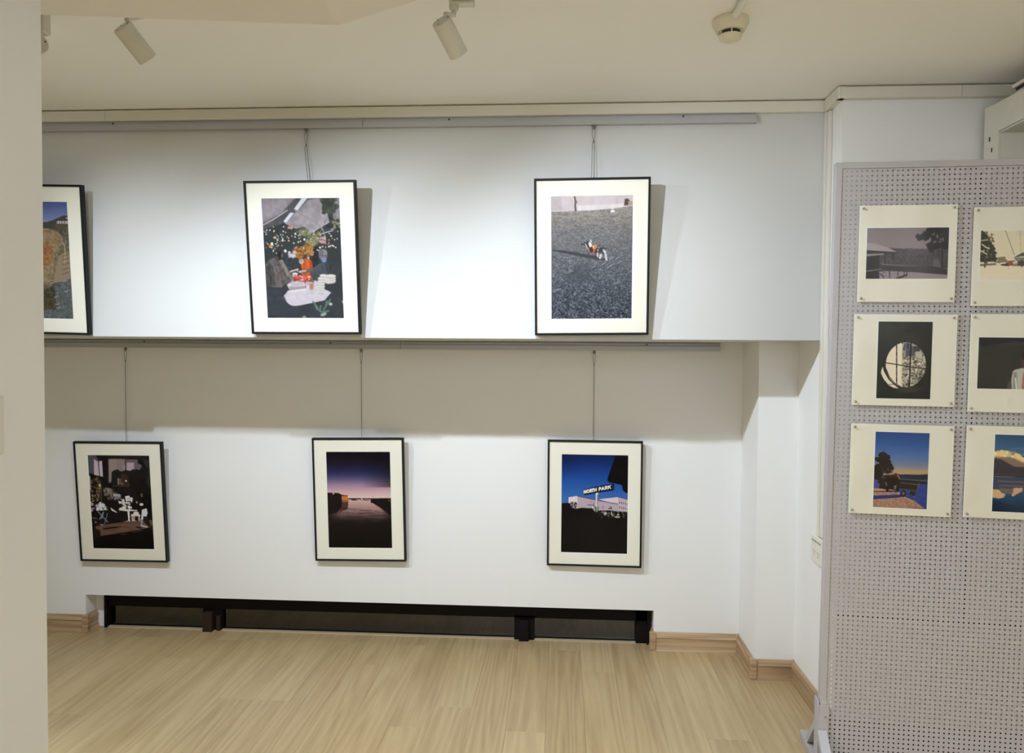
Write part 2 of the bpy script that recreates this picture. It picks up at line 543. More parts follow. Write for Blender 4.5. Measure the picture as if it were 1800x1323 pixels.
# wall socket under the trunking
t = thing('wall_socket', 'small white wall socket at the foot of the upright trunking', 'socket', loc=(XC, 0.002, 0.645))
MB().bevbox(-0.016, -e, -0.063, 0.063, -0.054, 0.054, 0.004).build('cover_plate', 'socket', t)
for k in range(6):
    MB().box(-0.0168, -0.0155, -0.047 + k * 0.018, -0.040 + k * 0.018, 0.030, 0.036).build('indicator_slot', 'dark', t)
for k in range(2):
    for yy, zz in ((-0.032, -0.008), (-0.022, -0.02), (-0.012, -0.008)):
        MB().box(-0.0168, -0.0155, yy + k * 0.046 - 0.0015, yy + k * 0.046 + 0.0015, zz - 0.004, zz + 0.004).build('pin_slot', 'pin', t)

# light switch on the partition end
t = thing('light_switch', 'white light switch plate on the partition at the far left', 'light switch', loc=(LX, -1.672, 1.26))
MB().bevbox(e, 0.009, -0.045, 0.045, -0.058, 0.058, 0.003).build('switch_plate', 'socket', t)
MB().bevbox(0.008, 0.012, -0.018, 0.018, -0.03, 0.03, 0.002).build('rocker', 'socket', t)

# ------------------------------------------------------------------ picture rails
def rail(label, y, z0, xs, x1, loc, screws):
    t = thing('picture_rail', label, 'picture rail', loc=loc)
    X0, Y0, Z0 = loc
    h = 0.037
    prof = [(0, 0), (0.020, 0), (0.020, 0.0225), (0.0125, 0.0245), (0.0125, 0.0335), (0.016, 0.0355), (0.016, h), (0, h)]
    pieces = list(zip(xs[:-1], xs[1:]))
    for a, b in pieces:
        MB().prism(prof, lambda p, q, s: Vector((s - X0, -p, q)), a + 0.001, b - 0.001).build('rail_section', 'rail', t)
    for s in screws:
        MB().lathe([(0.004, 0), (0.0032, 0.0015)], Matrix.Translation((s - X0, -0.0122, 0.029)) @ Matrix.Rotation(PI / 2, 4, 'X'), 10).build('screw', 'dark', t)
    return t
rail('long grey picture rail across the upper wall', 0, 0, (-3.5, -0.798, 0.742), 0, (-0.5, -e, 2.3005), (-1.83, -0.452, 0.462))
rail('grey picture rail under the overhanging upper wall', 0, 0, (-3.5, -0.773, 0.742), 0, (-0.5, YB - e, 1.4245), (-2.05, -1.117, 0.40))

# ------------------------------------------------------------------ prints: painting on a numpy canvas, then onto a vertex grid
rng = np.random.RandomState(3)

class Canvas:
    """W x H canvas addressed in sketch units through the quad of its four corners (tl, tr, bl, br)"""
    def __init__(s, w, h, quad, bg):
        s.w, s.h = w, h
        uu, vv = np.meshgrid((np.arange(w) + 0.5) / w, (np.arange(h) + 0.5) / h)
        tl, tr, bl, br = [np.array(q, float) for q in quad]
        s.X = (tl[0] * (1 - uu) + tr[0] * uu) * (1 - vv) + (bl[0] * (1 - uu) + br[0] * uu) * vv
        s.Y = (tl[1] * (1 - uu) + tr[1] * uu) * (1 - vv) + (bl[1] * (1 - uu) + br[1] * uu) * vv
        s.u, s.v = uu, vv
        s.im = np.empty((h, w, 3)); s.im[:] = bg

    def put(s, m, c, a=1.0):
        m = (m * a)[..., None]
        s.im = s.im * (1 - m) + np.asarray(c, float) * m

    def _mask(s, pts):
        P = np.array(pts, float)
        ins = np.zeros(s.X.shape, bool)
        rows = np.where((s.Y.max(1) >= P[:, 1].min()) & (s.Y.min(1) <= P[:, 1].max()))[0]
        if len(rows) == 0:
            return ins
        r0, r1 = rows[0], rows[-1] + 1
        X, Y = s.X[r0:r1], s.Y[r0:r1]
        sub = np.zeros(X.shape, bool)
        n = len(P)
        for i in range(n):
            x1, y1 = P[i]; x2, y2 = P[(i + 1) % n]
            if y1 == y2:
                continue
            c = ((y1 > Y) != (y2 > Y)) & (X < (x2 - x1) * (Y - y1) / (y2 - y1) + x1)
            sub ^= c
        ins[r0:r1] = sub
        return ins

    def blur(s, m, n):
        for _ in range(n):
            p = np.pad(m, 1, mode='edge')
            m = (p[1:-1, :-2] + 2 * p[1:-1, 1:-1] + p[1:-1, 2:]) / 4
            p = np.pad(m, 1, mode='edge')
            m = (p[:-2, 1:-1] + 2 * p[1:-1, 1:-1] + p[2:, 1:-1]) / 4
        return m

    def poly(s, pts, c, a=1.0, soft=0):
        m = s._mask(pts).astype(float)
        if soft:
            m = s.blur(m, soft)
        s.put(m, c, a)

    def ell(s, cx, cy, rx, ry, c, a=1.0, soft=0.25, rot=0.0):
        dx, dy = s.X - cx, s.Y - cy
        if rot:
            dx, dy = dx * math.cos(rot) + dy * math.sin(rot), -dx * math.sin(rot) + dy * math.cos(rot)
        d = np.sqrt((dx / rx) ** 2 + (dy / ry) ** 2)
        s.put(np.clip((1 - d) / max(soft, 1e-3) + 0.5, 0, 1), c, a)

    def line(s, pts, w, c, a=1.0):
        best = np.full(s.X.shape, 1e9)
        for (x1, y1), (x2, y2) in zip(pts[:-1], pts[1:]):
            dx, dy = x2 - x1, y2 - y1
            t = np.clip(((s.X - x1) * dx + (s.Y - y1) * dy) / (dx * dx + dy * dy + 1e-9), 0, 1)
            best = np.minimum(best, np.hypot(s.X - x1 - t * dx, s.Y - y1 - t * dy))
        s.put(np.clip(w / 2 - best + 1.2, 0, 1), c, a)

    def grad(s, stops):
        """vertical gradient over v: (v, colour) stops"""
        v = [q[0] for q in stops]
        for k in range(3):
            s.im[..., k] = np.interp(s.v, v, [q[1][k] for q in stops])

    def noise(s, sx, sy, seed):
        g = np.random.RandomState(seed).rand(sy + 2, sx + 2)
        fx, fy = s.u * sx, s.v * sy
        i, j = fx.astype(int), fy.astype(int)
        a, b = fx - i, fy - j
        a, b = a * a * (3 - 2 * a), b * b * (3 - 2 * b)
        return (g[j, i] * (1 - a) + g[j, i + 1] * a) * (1 - b) + (g[j + 1, i] * (1 - a) + g[j + 1, i + 1] * a) * b

    def mottle(s, m, sx, sy, seed, amp, tint=(1, 1, 1)):
        s.im += ((s.noise(sx, sy, seed) - 0.5) * 2 * amp * m)[..., None] * np.array(tint)

    def grain(s, m, seed, amp):
        s.im += ((np.random.RandomState(seed).rand(s.h, s.w) - 0.5) * 2 * amp * m)[..., None]

    def blobs(s, n, box, rmin, rmax, cols, seed, a=0.8, flat=1.0):
        q = np.random.RandomState(seed)
        for _ in range(n):
            cx, cy = q.uniform(box[0], box[2]), q.uniform(box[1], box[3])
            rr = q.uniform(rmin, rmax)
            s.ell(cx, cy, rr, rr * flat, cols[q.randint(len(cols))], a, 0.7)

    def tree(s, pts, c, seed, r=14, n=60):
        """ragged silhouette: polygon with clumps along its outline"""
        s.poly(pts, c)
        q = np.random.RandomState(seed)
        P = np.array(pts + pts[:1], float)
        seg = np.hypot(*np.diff(P, axis=0).T)
        cum = np.concatenate([[0], np.cumsum(seg)])
        for d in q.uniform(0, cum[-1], n):
            i = min(np.searchsorted(cum, d) - 1, len(seg) - 1); i = max(i, 0)
            p = P[i] + (P[i + 1] - P[i]) * ((d - cum[i]) / max(seg[i], 1e-6))
            rr = q.uniform(0.4, 1.0) * r
            s.ell(p[0] + q.uniform(-r, r) * 0.5, p[1] + q.uniform(-r, r) * 0.5, rr * 1.3, rr * 0.8, c, 1, 0.4)

    def result(s, gain=1.0):
        a = np.clip(s.im, 0, 255)
        L = lin(a)
        h2, w2 = s.h // 2, s.w // 2
        L = L[:h2 * 2, :w2 * 2].reshape(h2, 2, w2, 2, 3).mean((1, 3))
        return np.clip(L * gain, 0.002, 0.92)


def print_mesh(name, img, w, h, parent, y):
    """flat print, one vertex per sample, centred on x = 0, bottom at z = 0; image rows run from the top"""
    H, Wd = img.shape[:2]
    xs = np.linspace(-w / 2, w / 2, Wd); zs = np.linspace(h, 0, H)
    X, Z = np.meshgrid(xs, zs)
    co = np.stack([X, np.full_like(X, y), Z], -1).reshape(-1, 3)
    idx = np.arange(H * Wd).reshape(H, Wd)
    q = np.stack([idx[:-1, :-1], idx[1:, :-1], idx[1:, 1:], idx[:-1, 1:]], -1).reshape(-1, 4)
    me = bpy.data.meshes.new(name)
    me.vertices.add(len(co)); me.vertices.foreach_set('co', co.ravel())
    me.loops.add(q.size); me.loops.foreach_set('vertex_index', q.ravel())
    me.polygons.add(len(q)); me.polygons.foreach_set('loop_start', np.arange(0, q.size, 4))
    me.update(calc_edges=True)
    ca = me.color_attributes.new('print', 'FLOAT_COLOR', 'POINT')
    rgba = np.ones((len(co), 4), np.float32); rgba[:, :3] = img.reshape(-1, 3)
    ca.data.foreach_set('color', rgba.ravel())
    me.materials.append(M['print'])
    o = bpy.data.objects.new(name, me)
    COL.objects.link(o)
    o.parent = parent
    return o

PWX, PHX = 300, 450     # samples of the big prints before the 2:1 averaging

def paint_cliff():
    c = Canvas(PWX, PHX, ((-585, 37), (245, 37), (-470, 1293), (330, 1293)), (110, 98, 80))
    c.grad([(0, (78, 92, 152)), (0.16, (128, 142, 190)), (0.2, (140, 140, 160)), (0.22, (104, 98, 84)), (0.6, (128, 116, 94)), (1, (84, 88, 86))])
    c.poly([(-600, 300), (-300, 230), (-100, 260), (20, 255), (90, 232), (150, 205), (205, 182), (260, 180), (275, 420), (-600, 420)], (74, 70, 62))
    c.poly([(100, 262), (275, 300), (275, 440), (160, 420)], (96, 88, 76), 0.8, 4)
    for x in (132, 152, 182, 215, 238):
        c.poly([(x, 248), (x + 24, 240), (x + 26, 268), (x, 270)], (222, 220, 222))
        c.poly([(x + 4, 252), (x + 14, 250), (x + 14, 266), (x + 4, 266)], (70, 66, 66))
    c.poly([(232, 205), (250, 203), (250, 216), (232, 216)], (200, 196, 196))
    c.poly([(-600, 400), (-100, 330), (20, 320), (120, 345), (195, 400), (205, 470), (170, 500), (150, 580), (110, 640), (100, 800), (60, 900), (-600, 1000)], (150, 128, 98), 1, 2)
    c.poly([(-600, 470), (-100, 460), (20, 470), (80, 480), (95, 560), (80, 660), (40, 720), (-100, 760), (-600, 800)], (158, 112, 70), 1, 3)
    c.mottle((c.Y > 320) & (c.Y < 900), 40, 60, 11, 26, (1, 0.85, 0.7))
    c.poly([(160, 610), (200, 585), (290, 570), (298, 850), (180, 890), (110, 900), (110, 820)], (150, 132, 108), 1, 2)
    c.line([(190, 470), (222, 500), (228, 640), (220, 700)], 7, (190, 175, 150))
    for y in (600, 640, 690, 745, 790):
        c.line([(200, y + 15), (270, y - 8)], 6, (92, 80, 68))
    c.poly([(-600, 1000), (30, 960), (120, 905), (200, 885), (300, 850), (335, 1300), (-600, 1300)], (92, 98, 98), 1, 2)
    c.poly([(-600, 1000), (20, 975), (110, 930), (140, 1190), (-600, 1230)], (70, 66, 48), 1, 2)
    for k, (x, y) in enumerate(((130, 1050), (150, 1130), (225, 880), (250, 990), (160, 1170), (60, 880), (90, 900))):
        c.line([(x - 18, y + 6), (x + 22, y - 5)], 5, (170, 165, 155))
    c.blobs(24, (-560, 840, 100, 940), 5, 14, [(150, 60, 62), (110, 60, 62), (170, 150, 140)], 8)
    c.mottle(c.Y > 900, 60, 90, 12, 22)
    c.grain(1.0, 5, 9)
    return c.result(0.85)

def paint_stall():
    c = Canvas(PWX, PHX, ((13, 37), (828, 37), (90, 1285), (882, 1285)), (60, 64, 66))
    c.poly([(0, 30), (840, 30), (840, 240), (720, 280), (500, 425), (455, 330), (380, 352), (250, 290), (150, 318), (20, 358)], (164, 153, 158))
    c.poly([(20, 300), (230, 190), (370, 30), (640, 30), (500, 60), (400, 160), (330, 220), (260, 290), (20, 360)], (84, 82, 84), 0.9, 8)
    c.poly([(20, 30), (260, 30), (250, 120), (190, 190), (20, 280)], (172, 160, 166), 0.9, 8)
    c.poly([(360, 200), (640, 90), (720, 270), (500, 420), (450, 330)], (176, 166, 170), 0.7, 10)
    c.mottle((c.Y < 400), 26, 30, 21, 14)
    c.line([(20, 320), (150, 250), (288, 162)], 9, (205, 198, 202))
    c.line([(500, 415), (720, 282)], 8, (196, 188, 190))
    c.poly([(438, 37), (497, 37), (392, 166), (356, 150)], (232, 236, 242))
    c.poly([(318, 186), (357, 190), (276, 290), (247, 276)], (232, 236, 242))
    c.poly([(640, 37), (800, 37), (765, 90), (748, 150), (762, 245), (835, 300), (835, 345), (720, 282), (706, 200), (650, 150)], (68, 70, 62), 1, 2)
    c.mottle((c.X > 620) & (c.Y < 340), 50, 70, 22, 16)
    c.blobs(40, (640, 40, 800, 200), 8, 26, [(72, 74, 64), (96, 94, 84), (60, 62, 56)], 4)
    c.blobs(26, (760, 230, 840, 345), 5, 14, [(140, 138, 112), (80, 84, 66), (176, 170, 140)], 5)
    c.line([(362, 165), (500, 240), (620, 320), (655, 365), (684, 445)], 8, (160, 156, 150))
    c.line([(590, 420), (757, 370)], 9, (196, 190, 190))
    c.line([(620, 410), (650, 340), (672, 395)], 5, (150, 146, 144))
    c.blobs(30, (420, 350, 490, 420), 10, 24, [(128, 128, 92), (150, 148, 108), (92, 98, 72)], 6)
    c.blobs(46, (490, 395, 620, 520), 10, 26, [(120, 122, 88), (140, 140, 100), (78, 84, 66), (160, 156, 120)], 7)
    c.ell(652, 468, 40, 36, (206, 158, 160)); c.line([(615, 462), (690, 470)], 6, (74, 60, 60))
    c.poly([(545, 540), (612, 540), (612, 860), (550, 860)], (52, 55, 57), 0.9)
    for y in range(545, 850, 26):
        c.poly([(552, y), (608, y), (608, y + 11), (552, y + 11)], (34, 36, 38))
    q = np.random.RandomState(9)
    for k in range(90):
        x, y = q.uniform(40, 820), q.normal(455, 75)
        if 320 < y < 640:
            c.ell(x, y, q.uniform(3, 9), q.uniform(3, 9), (246, 236, 208) if q.rand() > 0.25 else (230, 170, 110), 1, 0.5)
    for x, y, rr in ((110, 363, 7), (152, 370, 7), (250, 330, 7), (373, 402, 10), (466, 460, 11), (370, 435, 7), (457, 547, 12), (240, 470, 10), (130, 505, 14), (270, 578, 14), (740, 425, 8), (765, 530, 8), (628, 545, 10), (720, 535, 9), (788, 543, 7)):
        c.ell(x, y, rr, rr * 1.1, (250, 244, 222), 1, 0.5)
    c.ell(112, 530, 15, 15, (226, 150, 90)); c.ell(160, 440, 16, 12, (226, 190, 160))
    c.blobs(70, (350, 540, 460, 660), 6, 16, [(176, 112, 50), (206, 142, 74), (120, 84, 48)], 10)
    c.blobs(80, (470, 510, 550, 620), 6, 16, [(186, 120, 56), (214, 152, 84), (110, 82, 54)], 11)
    c.blobs(18, (310, 590, 370, 640), 8, 18, [(228, 222, 222), (190, 184, 186)], 12)
    c.blobs(14, (300, 325, 345, 350), 5, 12, [(210, 150, 104), (226, 190, 160)], 13)
    # seated figure on the left, orange coat, masked figure on the right
    c.poly([(60, 720), (100, 680), (150, 650), (185, 640), (235, 662), (262, 695), (290, 742), (312, 790), (345, 812), (365, 850), (372, 885), (340, 900), (300, 905), (262, 930), (230, 960), (70, 945)], (112, 102, 98), 1, 3)
    c.poly([(60, 740), (120, 690), (150, 760), (170, 945), (60, 945)], (74, 72, 72), 0.8, 10)
    for p, w, col, al in ((((215, 670), (262, 745), (300, 820), (345, 860)), 34, (150, 138, 130), 0.55), (((180, 660), (215, 740), (240, 850), (250, 930)), 22, (84, 77, 75), 0.6), (((120, 690), (165, 780), (180, 920)), 16, (132, 121, 115), 0.4), (((240, 760), (280, 850), (330, 880)), 14, (82, 75, 72), 0.6), (((100, 720), (110, 820), (130, 930)), 10, (58, 56, 57), 0.6)):
        c.line(list(p), w, col, al)
    c.ell(218, 628, 26, 40, (46, 43, 43)); c.ell(236, 622, 12, 22, (122, 102, 92)); c.ell(206, 612, 24, 26, (40, 38, 38)); c.poly([(170, 655), (205, 640), (232, 662), (210, 676)], (58, 55, 55), 0.9, 2)
    c.mottle((c.X < 380) & (c.Y > 640) & (c.Y < 960), 46, 60, 24, 16)
    c.poly([(424, 700), (446, 672), (474, 655), (505, 660), (530, 668), (548, 712), (556, 752), (552, 885), (436, 865), (444, 770)], (212, 96, 44), 1, 2)
    for p, w, col, al in ((((535, 690), (540, 780), (530, 880)), 26, (166, 68, 34), 0.7), (((470, 670), (462, 760), (480, 860)), 12, (176, 76, 36), 0.7), (((500, 680), (505, 760)), 14, (236, 124, 66), 0.6), (((440, 720), (455, 770)), 10, (236, 124, 66), 0.5)):
        c.line(list(p), w, col, al)
    c.ell(436, 686, 24, 27, (206, 184, 168)); c.ell(430, 678, 20, 18, (176, 158, 146)); c.ell(508, 642, 13, 24, (190, 178, 176)); c.ell(510, 632, 11, 11, (120, 104, 98))
    c.poly([(520, 800), (600, 745), (660, 700), (690, 694), (712, 700), (735, 820), (765, 905), (600, 880), (545, 850)], (80, 84, 90), 1, 3)
    c.line([(690, 720), (720, 850)], 26, (64, 68, 74), 0.7); c.line([(620, 760), (640, 860)], 18, (94, 99, 104), 0.6)
    c.line([(455, 795), (560, 772), (645, 715)], 30, (88, 94, 96)); c.line([(460, 788), (560, 764), (640, 706)], 9, (116, 120, 120), 0.6)
    c.ell(660, 622, 44, 54, (136, 120, 116)); c.ell(658, 596, 44, 34, (150, 146, 148)); c.ell(640, 600, 26, 36, (120, 116, 120)); c.line([(644, 628), (656, 626)], 6, (64, 56, 56)); c.line([(674, 626), (688, 628)], 6, (64, 56, 56)); c.poly([(640, 654), (668, 646), (696, 656), (690, 690), (666, 700), (646, 690)], (132, 152, 200), 1, 1); c.line([(644, 668), (692, 668)], 4, (108, 128, 180))
    c.mottle((c.X > 500) & (c.Y > 690) & (c.Y < 900), 40, 50, 25, 12)
    c.line([(325, 792), (400, 768)], 15, (210, 192, 186)); c.line([(385, 778), (405, 790)], 8, (200, 180, 174)); c.line([(420, 792), (480, 785)], 15, (206, 180, 168)); c.line([(412, 800), (440, 802)], 7, (190, 164, 154))
    c.poly([(345, 810), (400, 808), (395, 850), (350, 845)], (212, 204, 202)); c.ell(372, 810, 27, 7, (232, 226, 222))
    # table, trays, cups
    c.poly([(238, 1060), (272, 1030), (300, 990), (460, 960), (700, 985), (745, 1010), (680, 1092), (410, 1150), (350, 1152), (315, 1138)], (222, 211, 219), 1, 1)
    c.poly([(350, 850), (430, 825), (520, 872), (510, 905), (380, 900)], (196, 62, 52))
    c.blobs(14, (370, 835, 520, 890), 8, 18, [(236, 214, 206), (214, 120, 104)], 14, 0.9, 0.6)
    c.poly([(288, 930), (345, 892), (470, 900), (482, 965), (318, 988)], (206, 194, 196)); c.poly([(310, 960), (478, 945), (482, 966), (318, 988)], (172, 160, 166))
    c.poly([(480, 905), (640, 905), (630, 975), (490, 975)], (226, 216, 218)); c.blobs(30, (300, 880, 640, 965), 8, 20, [(234, 222, 222), (206, 190, 192), (190, 160, 150)], 15, 0.7, 0.6)
    c.poly([(318, 995), (490, 972), (495, 985), (325, 1008)], (240, 232, 236))
    c.poly([(510, 905), (575, 905), (565, 985), (522, 985)], (196, 176, 168)); c.poly([(528, 920), (560, 920), (556, 975), (532, 975)], (196, 128, 104))
    c.ell(540, 1008, 32, 20, (206, 204, 206))
    for y in range(1010, 860, -28):
        c.ell(643 + (1010 - y) * 0.02, y, 36, 18, (196, 190, 184)); c.ell(643, y - 7, 37, 13, (232, 226, 218))
    for y in (870, 840):
        c.ell(662, y, 34, 20, (206, 198, 188)); c.ell(662, y - 8, 35, 12, (236, 230, 222))
    for y in (895, 870, 845):
        c.ell(738, y, 52, 24, (204, 196, 186)); c.ell(738, y - 8, 53, 15, (234, 228, 218))
    c.blobs(10, (670, 880, 750, 920), 8, 18, [(230, 222, 222)], 16, 0.8, 0.7)
    c.poly([(60, 960), (235, 985), (300, 1140), (420, 1165), (660, 1110), (760, 1000), (890, 1000), (890, 1300), (60, 1300)], (66, 70, 76), 0.8, 3)
    for p in (((560, 1108), (590, 1150), (622, 1195)), ((640, 1150), (630, 1205)), ((640, 1215), (718, 1205)), ((668, 1190), (735, 1085)), ((690, 1160), (700, 1100)), ((600, 1190), (580, 1130))):
        c.line(list(p), 15, (104, 132, 116))
    c.ell(668, 1240, 34, 16, (176, 184, 176), 1, 0.4, -0.4); c.ell(740, 1132, 18, 16, (196, 204, 200)); c.ell(866, 1108, 10, 14, (200, 205, 200)); c.ell(470, 1275, 22, 22, (150, 150, 128))
    c.mottle(c.Y > 1000, 30, 50, 23, 7)
    c.grain(1.0, 6, 5)
    return c.result(0.62)

def paint_dog():
    c = Canvas(PWX, PHX, ((22, 37), (853, 22), (30, 1293), (845, 1293)), (90, 92, 96))
    c.grad([(0, (150, 140, 136)), (0.16, (138, 130, 124)), (0.26, (112, 108, 108)), (0.45, (96, 98, 102)), (0.7, (76, 81, 90)), (1, (56, 61, 74))])
    v = np.clip((c.Y - 180) / 1100, 0, 1)
    for n, (sx, sy, amp) in enumerate(((30, 120, 14), (70, 220, 18), (120, 200, 22))):
        c.mottle(1 - v * 0.5, sx, sy, 30 + n, amp)
    c.mottle(v ** 1.5, 75, 115, 35, 58); c.mottle(v ** 2, 110, 170, 36, 50); c.mottle(v ** 2, 140, 210, 38, 40)
    c.blobs(90, (30, 210, 830, 330), 6, 30, [(150, 132, 112), (120, 104, 92), (96, 88, 84)], 37, 0.5, 0.3)
    c.poly([(15, 15), (860, 15), (860, 125), (640, 160), (420, 178), (250, 184), (15, 195)], (206, 192, 194))
    c.poly([(290, 130), (860, 105), (860, 125), (640, 160), (420, 178), (290, 182)], (224, 214, 214), 0.9, 2)
    c.poly([(15, 15), (120, 30), (140, 180), (15, 190)], (186, 172, 176), 0.8, 5)
    c.line([(262, 38), (272, 90), (268, 130), (274, 182)], 17, (84, 70, 62)); c.line([(266, 60), (286, 100)], 8, (96, 80, 70))
    c.poly([(765, 62), (800, 60), (825, 95), (800, 128), (758, 130)], (66, 50, 44), 1, 2); c.poly([(800, 85), (850, 82), (848, 128), (800, 128)], (176, 146, 130), 1, 2)
    c.poly([(624, 180), (664, 177), (668, 193), (626, 199)], (236, 236, 238)); c.poly([(630, 166), (656, 164), (656, 170), (630, 172)], (226, 226, 228))
    c.mottle(c.Y < 185, 20, 20, 39, 8)
    # shadow and dog
    c.poly([(40, 578), (150, 582), (260, 600), (400, 628), (500, 640), (590, 685), (520, 684), (420, 664), (260, 632), (130, 606), (40, 588)], (44, 46, 54), 0.9, 1)
    c.line([(395, 632), (415, 590)], 14, (62, 62, 68))
    c.poly([(405, 545), (440, 535), (500, 540), (560, 555), (580, 600), (560, 625), (500, 605), (450, 608), (408, 598)], (40, 36, 40), 1, 1)
    c.ell(400, 520, 28, 32, (42, 40, 46)); c.poly([(372, 500), (345, 512), (325, 520), (345, 530), (385, 540)], (62, 56, 60)); c.ell(335, 519, 11, 8, (34, 32, 36))
    c.poly([(410, 492), (432, 510), (440, 540), (418, 552), (404, 520)], (226, 216, 214)); c.line([(424, 478), (432, 498)], 10, (214, 204, 204)); c.line([(374, 520), (392, 560)], 8, (196, 190, 194))
    c.poly([(436, 535), (480, 528), (492, 545), (470, 575), (452, 570)], (222, 158, 96)); c.line([(478, 540), (462, 580), (452, 610)], 11, (206, 96, 52)); c.line([(405, 560), (412, 602)], 8, (206, 92, 56))
    c.poly([(545, 575), (572, 572), (590, 640), (596, 690), (578, 685), (566, 630)], (206, 198, 198)); c.poly([(484, 605), (500, 604), (504, 650), (494, 655)], (214, 202, 198))
    c.poly([(520, 618), (544, 625), (530, 668), (508, 668)], (206, 196, 196)); c.line([(560, 560), (592, 560)], 8, (50, 46, 50)); c.blobs(16, (480, 540, 580, 620), 5, 12, [(70, 66, 72), (28, 26, 30), (150, 140, 140)], 40)
    for (x, y) in ((480, 715), (460, 750), (615, 748), (640, 735), (720, 705), (640, 665), (700, 660), (560, 720)):
        c.ell(x, y, 28, 8, (150, 148, 150), 0.7, 0.8, -0.6); c.ell(x + 6, y + 10, 26, 6, (54, 56, 62), 0.7, 0.8, -0.6)
    c.poly([(250, 740), (330, 715), (400, 740), (430, 800), (420, 880), (330, 930), (210, 900), (190, 850)], (56, 60, 68), 0.45, 8)
    for (x, y, rx) in ((90, 995, 42), (690, 925, 40), (230, 800, 26), (830, 805, 16), (50, 850, 14)):
        c.ell(x, y, rx, 20, (140, 138, 138), 0.7, 0.9, -0.4); c.ell(x + 4, y + 14, rx, 10, (42, 44, 52), 0.7, 0.9, -0.4)
    c.grain(1.0, 8, 10)
    return c.result(0.85)

def paint_cafe():
    c = Canvas(PWX, PHX, ((17, 25), (858, 33), (104, 1288), (932, 1298)), (26, 20, 19))
    c.mottle(1.0, 18, 26, 41, 8)
    c.poly([(15, 25), (130, 30), (175, 105), (215, 100), (232, 318), (150, 300), (40, 265)], (84, 82, 90), 1, 2)
    c.poly([(106, 80), (160, 118), (180, 305), (112, 292)], (196, 178, 190)); c.poly([(178, 118), (214, 102), (230, 316), (190, 310)], (206, 188, 200)); c.line([(168, 110), (188, 310)], 10, (70, 58, 62))
    c.poly([(305, 80), (530, 80), (525, 245), (350, 250), (345, 380), (310, 400)], (140, 124, 124), 1, 3); c.poly([(310, 90), (420, 85), (400, 240), (345, 245), (340, 400), (315, 400)], (158, 140, 138), 0.6, 10)
    c.poly([(545, 85), (700, 90), (760, 180), (720, 230), (548, 240)], (108, 96, 102), 1, 3); c.poly([(548, 130), (650, 130), (650, 240), (548, 240)], (186, 168, 178), 0.9, 4); c.poly([(505, 170), (530, 160), (530, 245), (512, 248)], (176, 160, 166), 0.8, 3)
    c.line([(538, 75), (540, 245)], 8, (70, 60, 60)); c.poly([(300, 40), (860, 40), (860, 90), (720, 92), (640, 70), (300, 78)], (36, 28, 28), 1, 2)
    c.poly([(700, 95), (760, 120), (800, 180), (780, 205), (745, 160), (700, 140)], (22, 20, 22)); c.poly([(760, 90), (860, 90), (880, 500), (830, 400), (820, 200)], (54, 50, 54), 0.9, 5)
    c.tree([(350, 250), (430, 235), (470, 260), (520, 250), (620, 232), (720, 240), (830, 215), (830, 330), (560, 345), (380, 335)], (30, 26, 24), 42, 18, 60)
    c.poly([(428, 338), (446, 338), (450, 425), (432, 425)], (140, 124, 118)); c.poly([(350, 345), (425, 340), (428, 420), (356, 425)], (28, 26, 25)); c.poly([(446, 340), (480, 340), (480, 420), (455, 420)], (96, 82, 72))
    c.poly([(480, 260), (560, 300), (600, 440), (480, 440)], (62, 48, 40), 0.9, 4); c.ell(543, 373, 10, 10, (244, 240, 232)); c.ell(490, 410, 18, 20, (116, 88, 62)); c.line([(360, 440), (580, 440)], 6, (92, 74, 58))
    for k in range(9):
        c.line([(400 + k * 34, 460), (404 + k * 34, 520)], 4, (48, 36, 32))
    c.blobs(50, (40, 330, 200, 480), 6, 18, [(120, 104, 62), (84, 70, 44), (150, 138, 104), (40, 34, 26)], 43); c.blobs(50, (70, 500, 210, 640), 6, 16, [(128, 108, 72), (90, 66, 44), (170, 150, 128), (36, 30, 26)], 44)
    c.poly([(35, 300), (55, 310), (70, 500), (60, 500)], (196, 184, 176)); c.line([(205, 440), (218, 700)], 7, (92, 84, 60)); c.ell(188, 430, 16, 22, (186, 170, 140))
    c.blobs(60, (250, 480, 360, 560), 8, 20, [(120, 108, 98), (80, 68, 62), (150, 138, 128)], 45); c.blobs(40, (290, 560, 370, 620), 6, 16, [(96, 78, 58), (140, 124, 108), (40, 32, 30)], 46)
    c.poly([(365, 510), (490, 560), (480, 600), (370, 580)], (80, 70, 66))
    for k in range(7):
        c.poly([(372 + k * 14, 540 + k * 2), (382 + k * 14, 541 + k * 2), (382 + k * 14, 580 + k), (372 + k * 14, 580 + k)], (196, 186, 180))
    c.blobs(24, (385, 590, 480, 620), 6, 14, [(150, 140, 150), (90, 82, 88)], 47)
    c.poly([(530, 580), (590, 570), (602, 640), (545, 645)], (238, 232, 234)); c.poly([(555, 600), (585, 595), (590, 630), (560, 632)], (190, 184, 190)); c.poly([(600, 590), (635, 600), (625, 665), (605, 640)], (230, 222, 224)); c.poly([(440, 640), (480, 650), (470, 680), (450, 675)], (226, 216, 214))
    c.poly([(485, 620), (520, 615), (530, 690), (490, 690)], (222, 212, 212)); c.blobs(40, (460, 660, 640, 760), 9, 20, [(242, 236, 236), (220, 210, 210), (180, 172, 174)], 48, 0.9, 0.8)
    c.poly([(458, 745), (640, 760), (700, 765), (690, 775), (560, 780), (460, 768)], (224, 214, 214)); c.poly([(566, 778), (592, 778), (596, 900), (628, 940), (540, 945), (576, 900)], (236, 228, 228)); c.ell(580, 930, 58, 22, (240, 232, 230))
    c.poly([(580, 700), (660, 690), (690, 760), (640, 762), (620, 720)], (20, 16, 16))
    c.poly([(615, 820), (735, 825), (735, 848), (615, 845)], (232, 216, 206)); c.ell(680, 808, 38, 26, (232, 220, 214))
